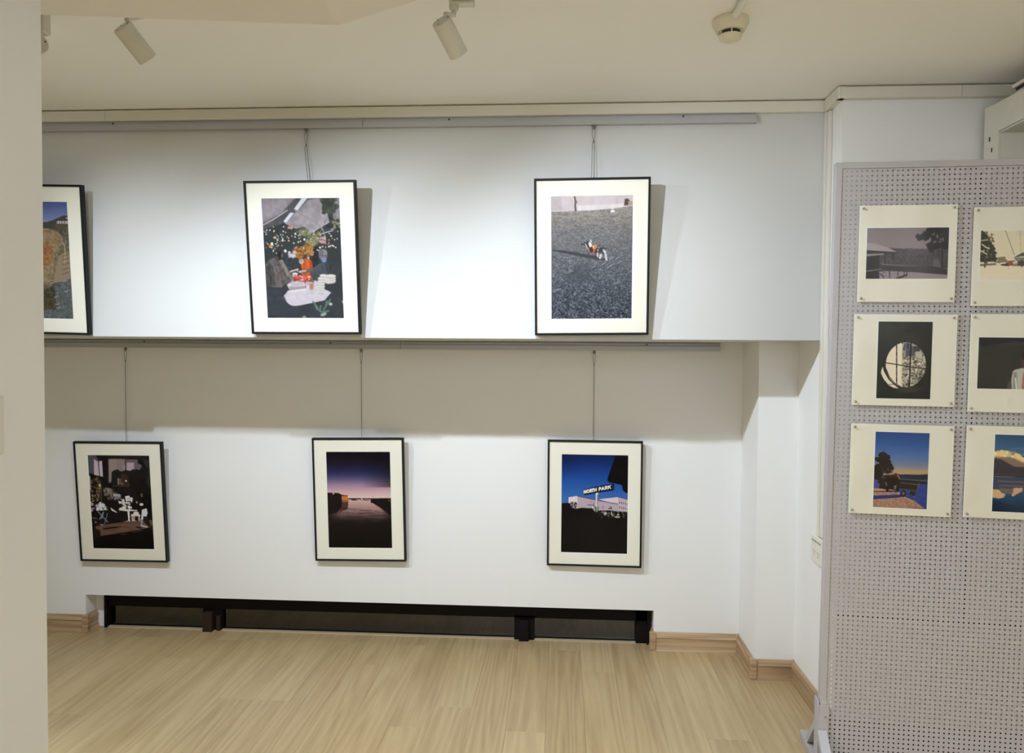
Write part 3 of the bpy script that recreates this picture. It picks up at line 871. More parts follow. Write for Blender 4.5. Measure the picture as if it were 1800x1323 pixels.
    for x0, y0, x1, y1 in ((628, 845, 632, 970), (720, 850, 724, 985), (655, 845, 652, 920), (640, 905, 725, 925)):
        c.line([(x0, y0), (x1, y1)], 13, (222, 206, 196))
    c.poly([(130, 765), (290, 745), (300, 765), (150, 775)], (150, 158, 164)); c.blobs(40, (140, 690, 270, 760), 8, 22, [(206, 206, 212), (160, 160, 168), (236, 236, 240)], 49); c.poly([(185, 660), (205, 655), (215, 720), (180, 720)], (232, 232, 236))
    c.line([(165, 785), (300, 930)], 9, (128, 148, 156)); c.line([(240, 790), (190, 890)], 9, (128, 148, 156)); c.line([(295, 810), (250, 970)], 8, (104, 122, 130)); c.line([(205, 960), (260, 972)], 12, (140, 152, 160)); c.line([(240, 800), (215, 880)], 7, (150, 160, 168))
    c.poly([(335, 730), (400, 775), (430, 800), (400, 792), (350, 770)], (216, 210, 212)); c.blobs(12, (70, 640, 110, 780), 6, 14, [(190, 180, 180)], 50)
    c.poly([(130, 985), (420, 935), (520, 915), (910, 900), (912, 970), (850, 1000), (700, 1040), (420, 1080), (205, 1118), (195, 1040), (140, 1022)], (104, 78, 64), 1, 2)
    c.mottle((c.Y > 900) & (c.Y < 1120), 20, 60, 51, 12, (1, 0.8, 0.7)); c.poly([(230, 1010), (420, 985), (520, 988), (380, 1012), (240, 1028)], (22, 16, 14)); c.poly([(380, 880), (520, 890), (500, 930), (320, 950)], (24, 18, 16), 0.9, 3)
    c.poly([(760, 560), (830, 520), (880, 640), (880, 800), (840, 840), (780, 760), (700, 760), (690, 690), (740, 660)], (13, 10, 11)); c.poly([(640, 640), (700, 690), (690, 740), (640, 740)], (13, 10, 11)); c.ell(755, 565, 14, 26, (110, 84, 76)); c.ell(752, 688, 26, 18, (228, 212, 208)); c.ell(688, 660, 12, 12, (196, 160, 148))
    c.poly([(760, 760), (820, 740), (835, 800), (820, 850), (780, 845), (765, 930), (745, 930)], (222, 220, 228)); c.poly([(775, 850), (830, 850), (890, 985), (850, 985), (790, 930)], (34, 28, 32)); c.poly([(735, 870), (770, 900), (765, 985), (745, 980)], (150, 136, 156)); c.line([(690, 995), (750, 1005)], 18, (12, 10, 10)); c.line([(755, 975), (830, 990)], 14, (206, 196, 190))
    c.poly([(90, 1060), (200, 1120), (420, 1085), (860, 1005), (940, 1300), (100, 1300)], (10, 6, 6), 1, 2); c.poly([(90, 990), (140, 1020), (200, 1040), (200, 1120), (100, 1200)], (30, 24, 18), 1, 2); c.line([(480, 1095), (560, 1085)], 8, (60, 54, 50)); c.line([(630, 1066), (760, 1040)], 8, (66, 60, 56))
    c.line([(95, 870), (150, 880)], 10, (116, 96, 70)); c.ell(136, 930, 12, 14, (130, 112, 90))
    return c.result()

def paint_dusk():
    c = Canvas(PWX, PHX, ((30, 33), (873, 40), (70, 1288), (902, 1298)), (0, 0, 0))
    c.grad([(0, (17, 11, 15)), (0.06, (24, 16, 24)), (0.14, (30, 26, 48)), (0.2, (38, 38, 74)), (0.25, (60, 60, 98)), (0.29, (98, 88, 122)), (0.34, (152, 124, 152)), (0.40, (196, 156, 166)), (0.455, (216, 184, 178)), (0.485, (224, 198, 186)), (0.5, (204, 166, 160)), (0.60, (158, 122, 118)), (0.64, (116, 90, 88)), (0.68, (72, 56, 56)), (0.71, (36, 27, 26)), (0.75, (20, 14, 12)), (1, (15, 9, 6))])
    c.put(np.clip((c.X - 500) / 400, 0, 1) * (c.Y < 500), (14, 8, 10), 0.55)
    c.poly([(40, 565), (190, 570), (240, 592), (250, 600), (250, 680), (240, 760), (180, 830), (40, 850)], (20, 13, 11), 1, 2)
    c.poly([(240, 598), (312, 600), (326, 655), (326, 690), (255, 690), (240, 650)], (196, 116, 58), 1, 1); c.poly([(228, 590), (300, 604), (314, 592), (318, 612), (250, 612)], (56, 36, 28)); c.poly([(240, 660), (325, 668), (325, 692), (256, 692)], (150, 84, 44))
    c.poly([(250, 690), (326, 692), (318, 780), (250, 800), (200, 840)], (58, 40, 34), 0.9, 3)
    c.poly([(325, 638), (890, 642), (890, 655), (325, 655)], (34, 24, 26), 1, 1); c.poly([(615, 655), (890, 648), (895, 860), (800, 800), (720, 745), (650, 705), (618, 700)], (20, 13, 12), 1, 2); c.poly([(640, 700), (760, 780), (860, 860), (890, 870), (890, 800)], (24, 17, 16), 0.8, 6)
    for x0, x1, y in ((365, 455, 662), (475, 510, 660), (520, 600, 664)):
        c.poly([(x0, y - 6), (x1, y - 4), (x1, y + 8), (x0 + 10, y + 8)], (46, 34, 38))
    c.poly([(494, 644), (506, 644), (510, 660), (490, 660)], (220, 206, 196)); c.line([(430, 658), (470, 660)], 6, (196, 180, 172)); c.line([(650, 610), (652, 645)], 3, (120, 96, 96))
    for x, y, rr in ((132, 580, 9), (874, 685, 7), (855, 672, 4), (122, 578, 5)):
        c.ell(x, y, rr, rr * 0.8, (228, 218, 200))
    q = np.random.RandomState(60)
    for k in range(70):
        y = q.uniform(770, 960); x = q.uniform(180, 780); w = q.uniform(60, 220)
        c.line([(x - w / 2, y), (x, y + q.uniform(-4, 4)), (x + w / 2, y)], q.uniform(2, 5), (92, 72, 70) if q.rand() > 0.55 else (22, 15, 14), 0.55)
    c.put(np.clip(1 - np.abs(c.X - 60) / 180, 0, 1) * (c.Y > 680) * (c.Y < 930), (18, 12, 10), 0.85)
    c.put(np.clip((c.X - 760) / 140, 0, 1) * (c.Y > 680), (16, 10, 8), 0.85)
    return c.result()

STROKES = {
    'N': [[(0, 0), (0, 1)], [(0, 1), (1, 0)], [(1, 0), (1, 1)]],
    'O': [[(0.5 + 0.5 * math.cos(a * PI / 8), 0.5 + 0.5 * math.sin(a * PI / 8)) for a in range(17)]],
    'R': [[(0, 0), (0, 1), (0.6, 1), (0.95, 0.85), (0.95, 0.62), (0.6, 0.47), (0, 0.47)], [(0.5, 0.47), (1, 0)]],
    'T': [[(0, 1), (1, 1)], [(0.5, 1), (0.5, 0)]],
    'H': [[(0, 0), (0, 1)], [(1, 0), (1, 1)], [(0, 0.5), (1, 0.5)]],
    'P': [[(0, 0), (0, 1), (0.6, 1), (0.95, 0.85), (0.95, 0.6), (0.6, 0.44), (0, 0.44)]],
    'A': [[(0, 0), (0.5, 1), (1, 0)], [(0.2, 0.33), (0.8, 0.33)]],
    'K': [[(0, 0), (0, 1)], [(0, 0.4), (0.95, 1)], [(0.3, 0.58), (1, 0)]],
}

def paint_sign():
    c = Canvas(360, 540, ((37, 33), (883, 47), (32, 1265), (866, 1293)), (0, 0, 0))
    c.grad([(0, (16, 30, 76)), (0.12, (20, 50, 116)), (0.25, (32, 76, 156)), (0.4, (52, 98, 172)), (0.5, (66, 110, 178)), (1, (66, 110, 178))])
    c.put(np.clip(1 - c.u * 3, 0, 1) * np.clip(1 - c.v * 4, 0, 1), (10, 18, 48), 0.5)
    c.poly([(722, 40), (890, 40), (880, 525), (840, 515), (808, 480), (803, 430), (790, 418), (680, 395), (640, 388), (615, 368), (620, 330), (650, 250)], (10, 7, 9), 1, 3)
    c.poly([(128, 575), (240, 556), (242, 720), (128, 720)], (222, 208, 212)); c.poly([(240, 556), (480, 606), (750, 660), (880, 690), (880, 760), (240, 740)], (184, 166, 176)); c.line([(240, 560), (480, 610), (750, 660)], 7, (70, 58, 66))
    c.poly([(505, 600), (750, 572), (752, 655), (620, 632)], (214, 200, 206)); c.poly([(750, 572), (880, 606), (880, 765), (752, 740)], (192, 174, 184)); c.line([(750, 572), (880, 606)], 6, (90, 76, 82))
    for row in (628, 688):
        for k in range(5):
            x = 764 + k * 25
            c.poly([(x, row + k * 5), (x + 10, row + 2 + k * 5), (x + 10, row + 26 + k * 5), (x, row + 24 + k * 5)], (72, 62, 72))
    for k in range(4):
        c.line([(158 + k * 18, 628), (160 + k * 18, 640)], 5, (104, 92, 96))
    c.blobs(26, (155, 645, 225, 712), 6, 16, [(96, 84, 86), (176, 160, 162), (50, 42, 44)], 61); c.poly([(628, 712), (675, 706), (676, 722), (630, 722)], (62, 52, 58)); c.poly([(640, 694), (670, 692), (670, 702), (640, 704)], (74, 64, 70))
    c.line([(370, 668), (450, 676)], 8, (70, 58, 62)); c.line([(444, 640), (442, 720)], 5, (84, 72, 74)); c.line([(560, 710), (575, 680)], 4, (110, 98, 104)); c.line([(545, 690), (570, 720)], 4, (110, 98, 104)); c.line([(400, 640), (425, 632)], 4, (120, 106, 110)); c.poly([(428, 690), (442, 690), (438, 742), (424, 742)], (226, 214, 216))
    c.poly([(25, 652), (90, 642), (150, 648), (160, 700), (215, 720), (290, 706), (430, 712), (460, 760), (520, 740), (680, 740), (880, 765), (880, 1310), (25, 1310)], (11, 7, 8), 1, 1)
    c.blobs(36, (510, 752, 860, 832), 4, 12, [(150, 138, 132), (90, 80, 78), (60, 52, 52), (206, 196, 186)], 62, 0.7); c.line([(690, 745), (870, 757)], 6, (150, 138, 140)); c.ell(590, 778, 20, 22, (176, 166, 168)); c.ell(742, 822, 34, 9, (200, 196, 190)); c.ell(750, 795, 16, 6, (206, 200, 190)); c.line([(668, 760), (670, 795)], 10, (206, 196, 170)); c.line([(700, 770), (700, 820)], 6, (130, 120, 118)); c.line([(810, 770), (820, 820)], 6, (110, 100, 100))
    c.poly([(464, 735), (455, 690), (482, 675), (505, 690), (505, 770), (465, 775)], (44, 38, 36)); c.poly([(470, 690), (500, 690), (497, 752), (474, 752)], (148, 142, 122))
    c.poly([(470, 515), (497, 512), (494, 700), (470, 700)], (214, 204, 206)); c.poly([(486, 530), (497, 530), (494, 700), (486, 700)], (150, 138, 142)); c.poly([(466, 512), (500, 508), (504, 535), (476, 545)], (226, 216, 214))
    c.poly([(310, 484), (480, 440), (690, 402), (704, 415), (702, 480), (690, 488), (510, 515), (330, 548), (312, 535)], (18, 18, 28), 1, 1); c.poly([(664, 408), (690, 402), (704, 415), (702, 478), (690, 488), (668, 470)], (28, 34, 66))
    word = [('N', 320, 350), ('O', 357, 391), ('R', 397, 420), ('T', 419, 446), ('H', 450, 480), ('P', 509, 537), ('A', 543, 578), ('R', 587, 616), ('K', 626, 660)]
    for ch, x0, x1 in word:
        def base(x): return 530 - (x - 318) * 0.186
        def top(x): return 487 - (x - 318) * 0.192
        for st in STROKES[ch]:
            pts = []
            for a, b in st:
                X = x0 + 3 + a * (x1 - x0 - 6)
                pts.append((X, base(X) - 4 + (top(X) - base(X) + 8) * b))
            c.line(pts, 9.5, (246, 242, 240))
    c.grain(1.0, 63, 2)
    return c.result()

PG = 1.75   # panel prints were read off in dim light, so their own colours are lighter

def paint_porch():
    c = Canvas(300, 200, ((105, 60), (1743, 62), (62, 1085), (1697, 1098)), (0, 0, 0))
    c.grad([(0, (100, 90, 92)), (0.3, (110, 98, 100)), (0.42, (112, 96, 104)), (0.5, (60, 54, 56)), (0.7, (40, 37, 37)), (0.82, (36, 32, 33)), (1, (40, 36, 38))])
    c.poly([(540, 465), (760, 480), (960, 482), (1150, 505), (1400, 500), (1750, 480), (1720, 860), (340, 800), (340, 560)], (52, 46, 47), 1, 2)
    c.poly([(880, 485), (1330, 490), (1300, 600), (900, 600)], (62, 48, 54), 0.9, 8); c.mottle((c.Y > 480) & (c.Y < 860), 70, 40, 71, 12); c.poly([(1400, 860), (1430, 700), (1500, 680), (1560, 780), (1570, 865)], (76, 70, 68), 1, 3)
    c.tree([(1745, 60), (1340, 60), (1290, 130), (1230, 190), (1200, 240), (1110, 205), (1090, 235), (1130, 300), (1230, 300), (1290, 330), (1370, 250), (1420, 340), (1540, 350), (1640, 300), (1745, 420)], (20, 17, 16), 72, 30, 90)
    c.tree([(1420, 350), (1330, 400), (1290, 430), (1340, 480), (1380, 545), (1480, 480), (1730, 470), (1730, 300)], (24, 20, 19), 73, 26, 70); c.blobs(14, (1400, 170, 1700, 400), 8, 26, [(104, 96, 94)], 74, 0.7)
    c.line([(1590, 480), (1600, 860)], 26, (28, 24, 24))
    c.poly([(95, 360), (250, 375), (540, 465), (700, 550), (95, 505)], (128, 118, 120), 1, 1); c.poly([(95, 505), (700, 552), (690, 575), (95, 580)], (36, 28, 28)); c.poly([(90, 585), (440, 575), (430, 600), (90, 632)], (112, 104, 104)); c.poly([(85, 632), (350, 605), (350, 1090), (60, 1090)], (24, 20, 18)); c.poly([(80, 915), (380, 880), (385, 895), (80, 940)], (88, 84, 82))
    c.line([(470, 570), (462, 790)], 26, (30, 26, 26)); c.line([(630, 570), (622, 720)], 26, (30, 26, 26)); c.line([(400, 790), (640, 812), (900, 830), (1250, 850), (1400, 880), (1690, 890)], 9, (108, 102, 98)); c.line([(420, 880), (700, 870), (780, 830)], 8, (78, 72, 70))
    c.poly([(400, 820), (1450, 850), (1690, 900), (1690, 1010), (1000, 950), (560, 930), (400, 910)], (36, 31, 30), 0.95, 2)
    for x in range(700, 1690, 60):
        c.line([(x, 860), (x, 960)], 6, (56, 50, 48))
    c.poly([(340, 930), (560, 930), (1000, 955), (1700, 1015), (1700, 1100), (340, 1095)], (116, 104, 110), 1, 1)
    c.line([(550, 880), (548, 1090)], 22, (28, 23, 22)); c.line([(716, 930), (712, 1030)], 18, (34, 28, 28)); c.line([(840, 950), (838, 1000)], 12, (34, 28, 28)); c.poly([(620, 1085), (900, 985), (905, 1030), (740, 1090)], (40, 31, 30)); c.line([(890, 945), (895, 1020)], 20, (34, 28, 28))
    c.line([(350, 980), (400, 1010), (440, 1090)], 20, (28, 24, 24)); c.line([(350, 930), (470, 950), (350, 1000), (490, 1030)], 8, (40, 36, 36)); c.line([(240, 930), (330, 1060)], 22, (14, 12, 12)); c.line([(120, 780), (220, 880)], 18, (14, 12, 12))
    return c.result(PG)

def paint_snow():
    c = Canvas(300, 200, ((150, 375), (1160, 372), (146, 1025), (1156, 1030)), (184, 174, 151))
    c.poly([(560, 375), (760, 372), (760, 450), (600, 455), (560, 430)], (172, 166, 150), 0.6, 8)
    c.poly([(140, 850), (330, 830), (600, 850), (1170, 860), (1170, 1040), (140, 1040)], (190, 180, 158), 1, 2)
    c.tree([(150, 380), (180, 390), (210, 440), (250, 480), (270, 540), (300, 600), (330, 680), (345, 760), (320, 790), (230, 790), (150, 780)], (46, 46, 34), 81, 16, 110); c.line([(215, 760), (210, 855)], 20, (60, 48, 38)); c.blobs(60, (150, 400, 310, 780), 5, 16, [(70, 68, 52), (34, 34, 26), (110, 104, 84)], 82); c.line([(170, 560), (220, 600), (260, 612)], 12, (182, 174, 152)); c.line([(155, 640), (230, 690)], 12, (176, 168, 146)); c.line([(160, 510), (230, 500)], 9, (170, 162, 142)); c.line([(160, 655), (200, 640)], 8, (176, 168, 146))
    c.poly([(150, 800), (330, 790), (350, 830), (150, 845)], (84, 78, 68), 0.9, 1); c.poly([(240, 790), (320, 786), (330, 806), (240, 812)], (184, 176, 154)); c.poly([(150, 792), (200, 790), (200, 815), (150, 820)], (176, 168, 146))
    c.tree([(365, 790), (370, 740), (400, 732), (440, 730), (470, 770), (480, 800), (380, 810)], (104, 96, 80), 83, 10, 40); c.line([(350, 770), (350, 800)], 10, (120, 112, 96))
    c.poly([(400, 805), (500, 800), (500, 850), (400, 838)], (78, 38, 34)); c.poly([(395, 800), (460, 796), (460, 812), (395, 818)], (190, 182, 162)); c.poly([(480, 775), (570, 762), (570, 850), (490, 835)], (122, 62, 48)); c.poly([(475, 770), (575, 755), (575, 768), (478, 780)], (184, 176, 156)); c.poly([(540, 795), (600, 785), (605, 850), (540, 845)], (112, 104, 98)); c.ell(568, 800, 30, 14, (176, 168, 150))
    c.poly([(548, 738), (590, 705), (660, 672), (760, 700), (860, 735), (840, 760), (570, 760)], (62, 58, 54)); c.poly([(560, 735), (640, 715), (760, 715), (850, 735), (560, 745)], (150, 142, 126)); c.poly([(575, 755), (830, 755), (830, 775), (575, 780)], (120, 112, 100)); c.ell(655, 684, 22, 16, (78, 72, 64)); c.poly([(600, 775), (840, 775), (840, 850), (600, 845)], (60, 56, 52)); c.line([(648, 770), (648, 855)], 14, (44, 40, 38)); c.line([(690, 775), (690, 850)], 10, (96, 92, 84)); c.ell(497, 878, 4, 9, (60, 54, 48))
    c.line([(440, 378), (500, 540), (556, 700)], 7, (100, 94, 82)); c.line([(616, 378), (628, 660)], 4, (140, 133, 116)); c.line([(690, 378), (672, 660)], 4, (140, 133, 116)); c.line([(870, 378), (780, 700)], 6, (110, 104, 92)); c.poly([(900, 800), (1150, 780), (1150, 850), (900, 850)], (110, 100, 88), 0.8, 3)
    return c.result(PG)

def paint_roundwin():
    c = Canvas(240, 360, ((68, 48), (935, 55), (48, 1268), (912, 1283)), (21, 19, 12))
    c.mottle(1.0, 14, 20, 91, 5, (1, 1, 0.8)); c.poly([(380, 60), (480, 60), (930, 560), (930, 660), (720, 470), (520, 350)], (30, 26, 18), 0.9, 4); c.line([(400, 240), (540, 380)], 10, (12, 10, 7)); c.line([(720, 450), (930, 590)], 12, (10, 9, 6)); c.ell(520, 200, 60, 40, (8, 6, 4), 0.9, 0.6); c.poly([(80, 70), (300, 60), (380, 250), (180, 420), (80, 300)], (27, 28, 19), 0.8, 8)
    c.ell(470, 950, 330, 210, (14, 12, 9), 1, 0.1); c.ell(560, 1120, 180, 55, (44, 42, 34), 0.8, 0.8)
    c.poly([(150, 765), (165, 830), (240, 960), (320, 1040), (410, 1108), (330, 1100), (250, 1060), (165, 960), (122, 870), (130, 810)], (186, 175, 158), 1, 1); c.line([(240, 1048), (330, 1042)], 8, (24, 20, 16))
    inside = np.clip((1 - np.sqrt(((c.X - 515) / 318) ** 2 + ((c.Y - 735) / 355) ** 2)) / 0.02 + 0.5, 0, 1)
    keep = c.im.copy()
    c.im[:] = (188, 176, 156)
    city = c.X > 455
    c.put(city.astype(float), (128, 120, 106)); c.mottle(city & (c.Y > 560), 36, 50, 92, 46); c.mottle(city & (c.Y > 560), 60, 90, 93, 34)
    q = np.random.RandomState(94)
    for k in range(110):
        x, y = q.uniform(450, 830), q.uniform(590, 1070); w, h = q.uniform(20, 60), q.uniform(12, 28)
        c.poly([(x, y), (x + w, y - 4), (x + w, y + h), (x, y + h)], [(190, 180, 160), (52, 48, 40), (96, 88, 76), (44, 46, 32), (170, 160, 142)][q.randint(5)], 0.85)
    for x0, x1, y0, y1, col in ((460, 505, 395, 510, (62, 62, 72)), (510, 580, 400, 600, (70, 70, 80)), (525, 560, 390, 480, (44, 44, 54)), (600, 660, 440, 590, (66, 66, 68)), (640, 740, 440, 540, (48, 48, 56)), (670, 750, 525, 620, (150, 144, 130)), (460, 500, 515, 620, (118, 112, 106)), (520, 575, 500, 600, (58, 58, 66)), (455, 475, 540, 620, (76, 74, 72))):
        c.poly([(x0, y0), (x1, y0), (x1, y1), (x0, y1)], col)
    c.poly([(200, 380), (455, 380), (448, 1080), (200, 1080)], (190, 178, 158)); c.line([(480, 385), (455, 470), (452, 1060)], 10, (170, 160, 142)); c.ell(458, 390, 9, 16, (26, 22, 18))
    c.put(np.clip((c.Y - 800) / 250, 0, 1) * city * np.clip((c.X - 600) / 200, 0, 1), (30, 28, 22), 0.55)
    c.line([(363, 380), (375, 1040)], 18, (18, 15, 13)); c.line([(592, 380), (580, 1080)], 24, (18, 15, 13)); c.line([(190, 702), (380, 732), (590, 768), (840, 798)], 16, (18, 15, 13))
    c.im = keep * (1 - inside[..., None]) + c.im * inside[..., None]
    c.line([(205, 800), (260, 930), (350, 1030), (440, 1080)], 12, (60, 52, 44)); c.line([(195, 805), (250, 940), (340, 1045), (430, 1095)], 8, (14, 12, 10))
    return c.result(PG)

def paint_shirt():
    c = Canvas(300, 200, ((163, 340), (1200, 343), (152, 985), (1190, 990)), (33, 32, 24))
    c.poly([(160, 338), (740, 340), (740, 400), (560, 400), (400, 430), (180, 465)], (14, 11, 9), 1, 4); c.poly([(300, 435), (600, 400), (740, 405), (740, 440), (420, 455)], (40, 39, 31), 0.7, 6)
    c.poly([(160, 338), (1210, 338), (1210, 390), (740, 400)], (20, 17, 14), 0.8, 6)
    c.ell(780, 640, 90, 120, (64, 46, 40), 1, 0.4); c.ell(790, 560, 95, 90, (22, 16, 14), 1, 0.3)
    c.poly([(515, 990), (540, 900), (600, 870), (600, 990)], (62, 62, 56), 0.9, 4)
    c.poly([(585, 990), (575, 860), (590, 770), (610, 745), (700, 720), (740, 725), (840, 730), (960, 780), (1010, 990)], (150, 148, 140), 1, 1); c.poly([(600, 780), (640, 770), (650, 990), (600, 990)], (84, 84, 78), 0.6, 5); c.line([(625, 850), (640, 980)], 16, (176, 174, 166)); c.poly([(705, 985), (715, 800), (745, 730), (830, 735), (860, 990)], (128, 88, 76), 1, 3)
    return c.result(PG)

def paint_cart():
    c = Canvas(240, 360, ((60, 48), (912, 65), (38, 1242), (890, 1268)), (0, 0, 0))
    c.grad([(0, (28, 54, 104)), (0.15, (38, 68, 122)), (0.32, (66, 90, 136)), (0.44, (98, 104, 122)), (0.5, (136, 120, 98)), (0.54, (150, 120, 88)), (0.6, (60, 54, 70)), (0.7, (40, 52, 104)), (1, (42, 54, 104))])
    c.poly([(420, 725), (560, 718), (760, 722), (900, 710), (898, 800), (430, 800)], (26, 34, 46), 1, 1); c.poly([(440, 790), (900, 815), (896, 880), (440, 850)], (28, 26, 34)); c.line([(480, 793), (895, 822)], 8, (80, 78, 86))
    c.poly([(40, 795), (140, 795), (160, 940), (40, 940)], (58, 62, 112)); c.poly([(560, 870), (900, 870), (895, 1270), (600, 1100)], (38, 50, 106), 1, 2); c.mottle((c.Y > 860) & (c.X > 560), 24, 60, 95, 10, (0.7, 0.8, 1.3))
    c.poly([(40, 940), (250, 940), (440, 985), (490, 1050), (690, 1130), (850, 1250), (38, 1250)], (132, 100, 84), 1, 2); c.mottle((c.Y > 960) & (c.X < 800), 70, 110, 96, 26, (1, 0.85, 0.8)); c.poly([(40, 985), (440, 975), (420, 1000), (40, 1000)], (28, 28, 52)); c.poly([(40, 1060), (480, 1035), (560, 1060), (420, 1090), (40, 1120)], (34, 42, 92)); c.poly([(40, 960), (240, 950), (240, 985), (40, 985)], (150, 120, 104), 0.8, 1)
    c.tree([(140, 390), (180, 380), (225, 395), (265, 420), (285, 480), (305, 540), (325, 600), (335, 640), (300, 690), (240, 700), (200, 640), (180, 700), (170, 800), (210, 940), (140, 930), (140, 800), (50, 780), (50, 580), (120, 570), (150, 540), (60, 490), (60, 465), (120, 470)], (29, 21, 15), 97, 20, 120)
    c.poly([(200, 740), (460, 720), (450, 900), (400, 960), (200, 950)], (24, 17, 14), 1, 1); c.ell(395, 740, 44, 36, (50, 30, 24)); c.line([(420, 730), (460, 790)], 10, (140, 122, 108)); c.blobs(12, (180, 610, 330, 780), 6, 16, [(120, 104, 92)], 98, 0.7, 0.5); c.line([(200, 690), (340, 690)], 12, (29, 21, 15))
    c.poly([(400, 840), (740, 875), (755, 900), (720, 970), (430, 940)], (34, 25, 18)); c.line([(470, 850), (740, 880)], 8, (92, 76, 58)); c.line([(765, 860), (740, 940)], 14, (84, 72, 60)); c.ell(264, 950, 26, 48, (18, 14, 13)); c.ell(428, 960, 24, 40, (18, 14, 13)); c.ell(518, 1020, 42, 54, (24, 19, 17)); c.ell(518, 1020, 20, 26, (92, 80, 74)); c.ell(662, 1010, 46, 40, (36, 30, 14)); c.ell(670, 970, 30, 18, (62, 52, 22)); c.line([(240, 850), (250, 900)], 12, (108, 96, 88)); c.poly([(370, 900), (410, 890), (400, 950), (376, 950)], (104, 84, 68))
    return c.result(PG)

def paint_clouds():
    c = Canvas(240, 360, ((447, 173), (1165, 190), (408, 1193), (1130, 1210)), (0, 0, 0))
    c.grad([(0, (32, 60, 88)), (0.2, (48, 80, 112)), (0.32, (70, 84, 104)), (0.52, (40, 34, 44)), (0.56, (44, 52, 74)), (0.7, (56, 56, 70)), (0.8, (20, 54, 84)), (1, (10, 22, 42))])
    c.line([(640, 362), (847, 355), (1100, 350)], 8, (66, 96, 122))
    def puff(pts, col, seed, r):
        c.tree(pts, col, seed, r, 60)
    puff([(430, 400), (500, 400), (540, 378), (600, 400), (625, 440), (680, 455), (715, 425), (780, 460), (840, 500), (960, 480), (1160, 540), (1160, 700), (430, 700)], (190, 160, 108), 101, 14)
    c.poly([(430, 470), (520, 470), (660, 470), (800, 540), (1160, 580), (1160, 720), (430, 720)], (106, 90, 78), 1, 14); c.poly([(430, 490), (520, 500), (700, 600), (1160, 600), (1160, 720), (425, 715)], (46, 38, 46), 1, 10); c.blobs(20, (450, 400, 820, 500), 12, 30, [(206, 180, 130), (170, 138, 96), (220, 200, 160)], 102, 0.5)
    c.line([(425, 718), (1150, 728)], 10, (20, 18, 28)); c.line([(440, 726), (700, 732)], 5, (104, 98, 104))
    for k, y in enumerate((760, 790, 820, 845, 880, 900)):
        c.line([(480 + k * 10, y), (850 + k * 40, y + 12)], 14, (94, 84, 86) if k % 2 else (48, 46, 60), 0.7)
    puff([(415, 905), (500, 910), (540, 950), (575, 965), (560, 1000), (500, 1010), (415, 1000)], (170, 140, 104), 103, 9); puff([(690, 885), (790, 880), (790, 915), (740, 950), (670, 980)], (166, 132, 104), 104, 9); c.poly([(500, 880), (690, 890), (660, 960), (560, 950)], (92, 78, 72), 0.8, 4)
    c.poly([(410, 1040), (520, 1050), (640, 1110), (800, 1195), (405, 1195)], (14, 28, 48), 0.9, 8)
    return c.result(PG)

# ------------------------------------------------------------------ framed photographs
FW, FH, FD, FB = 0.446, 0.600, 0.024, 0.0085
OW, OH = 0.311, 0.468

def frame(label, paint, X, y0, Zb, lean, roll, yw, w=FW, h=FH, pane='glass'):
    ex = Vector((math.cos(yw), math.sin(yw), 0))
    ez = Vector((0, -math.sin(lean), math.cos(lean)))
    E = axes((X, y0, Zb), ex, ez) @ Matrix.Rotation(-roll, 4, 'Y')
    t = thing('framed_photograph', label, 'framed photograph', mtx=E, group='black framed photographs on the wall')
    # moulding: four mitred lengths as one frame
    a, b = w / 2, FB
    prof = [(0.0, 0.0015), (0.0015, 0.0), (FB - 0.0015, 0.0), (FB, 0.0015), (FB, FD), (0.0, FD)]
    loop = lambda q, y: [(-a + q, y, q), (a - q, y, q), (a - q, y, h - q), (-a + q, y, h - q)]
    vs, fs = [], []
    for q, y in prof:
        vs += loop(q, y)
    n = len(prof)
    for i in range(n):
        j = (i + 1) % n
        for k in range(4):
            k2 = (k + 1) % 4
            fs.append((i * 4 + k, i * 4 + k2, j * 4 + k2, j * 4 + k))
    MB().add(vs, fs).build('frame_moulding', 'black', t)
    # mat with its bevelled opening
    oz0 = (h - OH) / 2 - 0.002
    ax, bx = OW / 2, 0.0018
    o_ = [(-a + FB, 0.006, FB), (a - FB, 0.006, FB), (a - FB, 0.006, h - FB), (-a + FB, 0.006, h - FB)]
    i_ = [(-ax - bx, 0.006, oz0 - bx), (ax + bx, 0.006, oz0 - bx), (ax + bx, 0.006, oz0 + OH + bx), (-ax - bx, 0.006, oz0 + OH + bx)]
    d_ = [(-ax, 0.0078, oz0), (ax, 0.0078, oz0), (ax, 0.0078, oz0 + OH), (-ax, 0.0078, oz0 + OH)]
    mo = MB().add(o_ + i_, [(k, (k + 1) % 4, 4 + (k + 1) % 4, 4 + k) for k in range(4)]).build('mat_board', 'mat', t)
    MB().add(i_ + d_, [(k, (k + 1) % 4, 4 + (k + 1) % 4, 4 + k) for k in range(4)]).build('mat_bevel', 'bevel', mo)
    p = print_mesh('photo_print', paint(), OW + 0.002, OH + 0.002, t, 0.0082)
    p.location.z = oz0 - 0.001
    MB().box(-a + FB * 0.6, a - FB * 0.6, 0.0086, FD - 0.004, FB * 0.6, h - FB * 0.6).build('backing_board', 'backing', t)
    MB().add([(-a + FB * 0.8, 0.0035, FB * 0.8), (a - FB * 0.8, 0.0035, FB * 0.8), (a - FB * 0.8, 0.0035, h - FB * 0.8), (-a + FB * 0.8, 0.0035, h - FB * 0.8)], [(0, 1, 2, 3)]).build('glass_pane', pane, t)
    return t

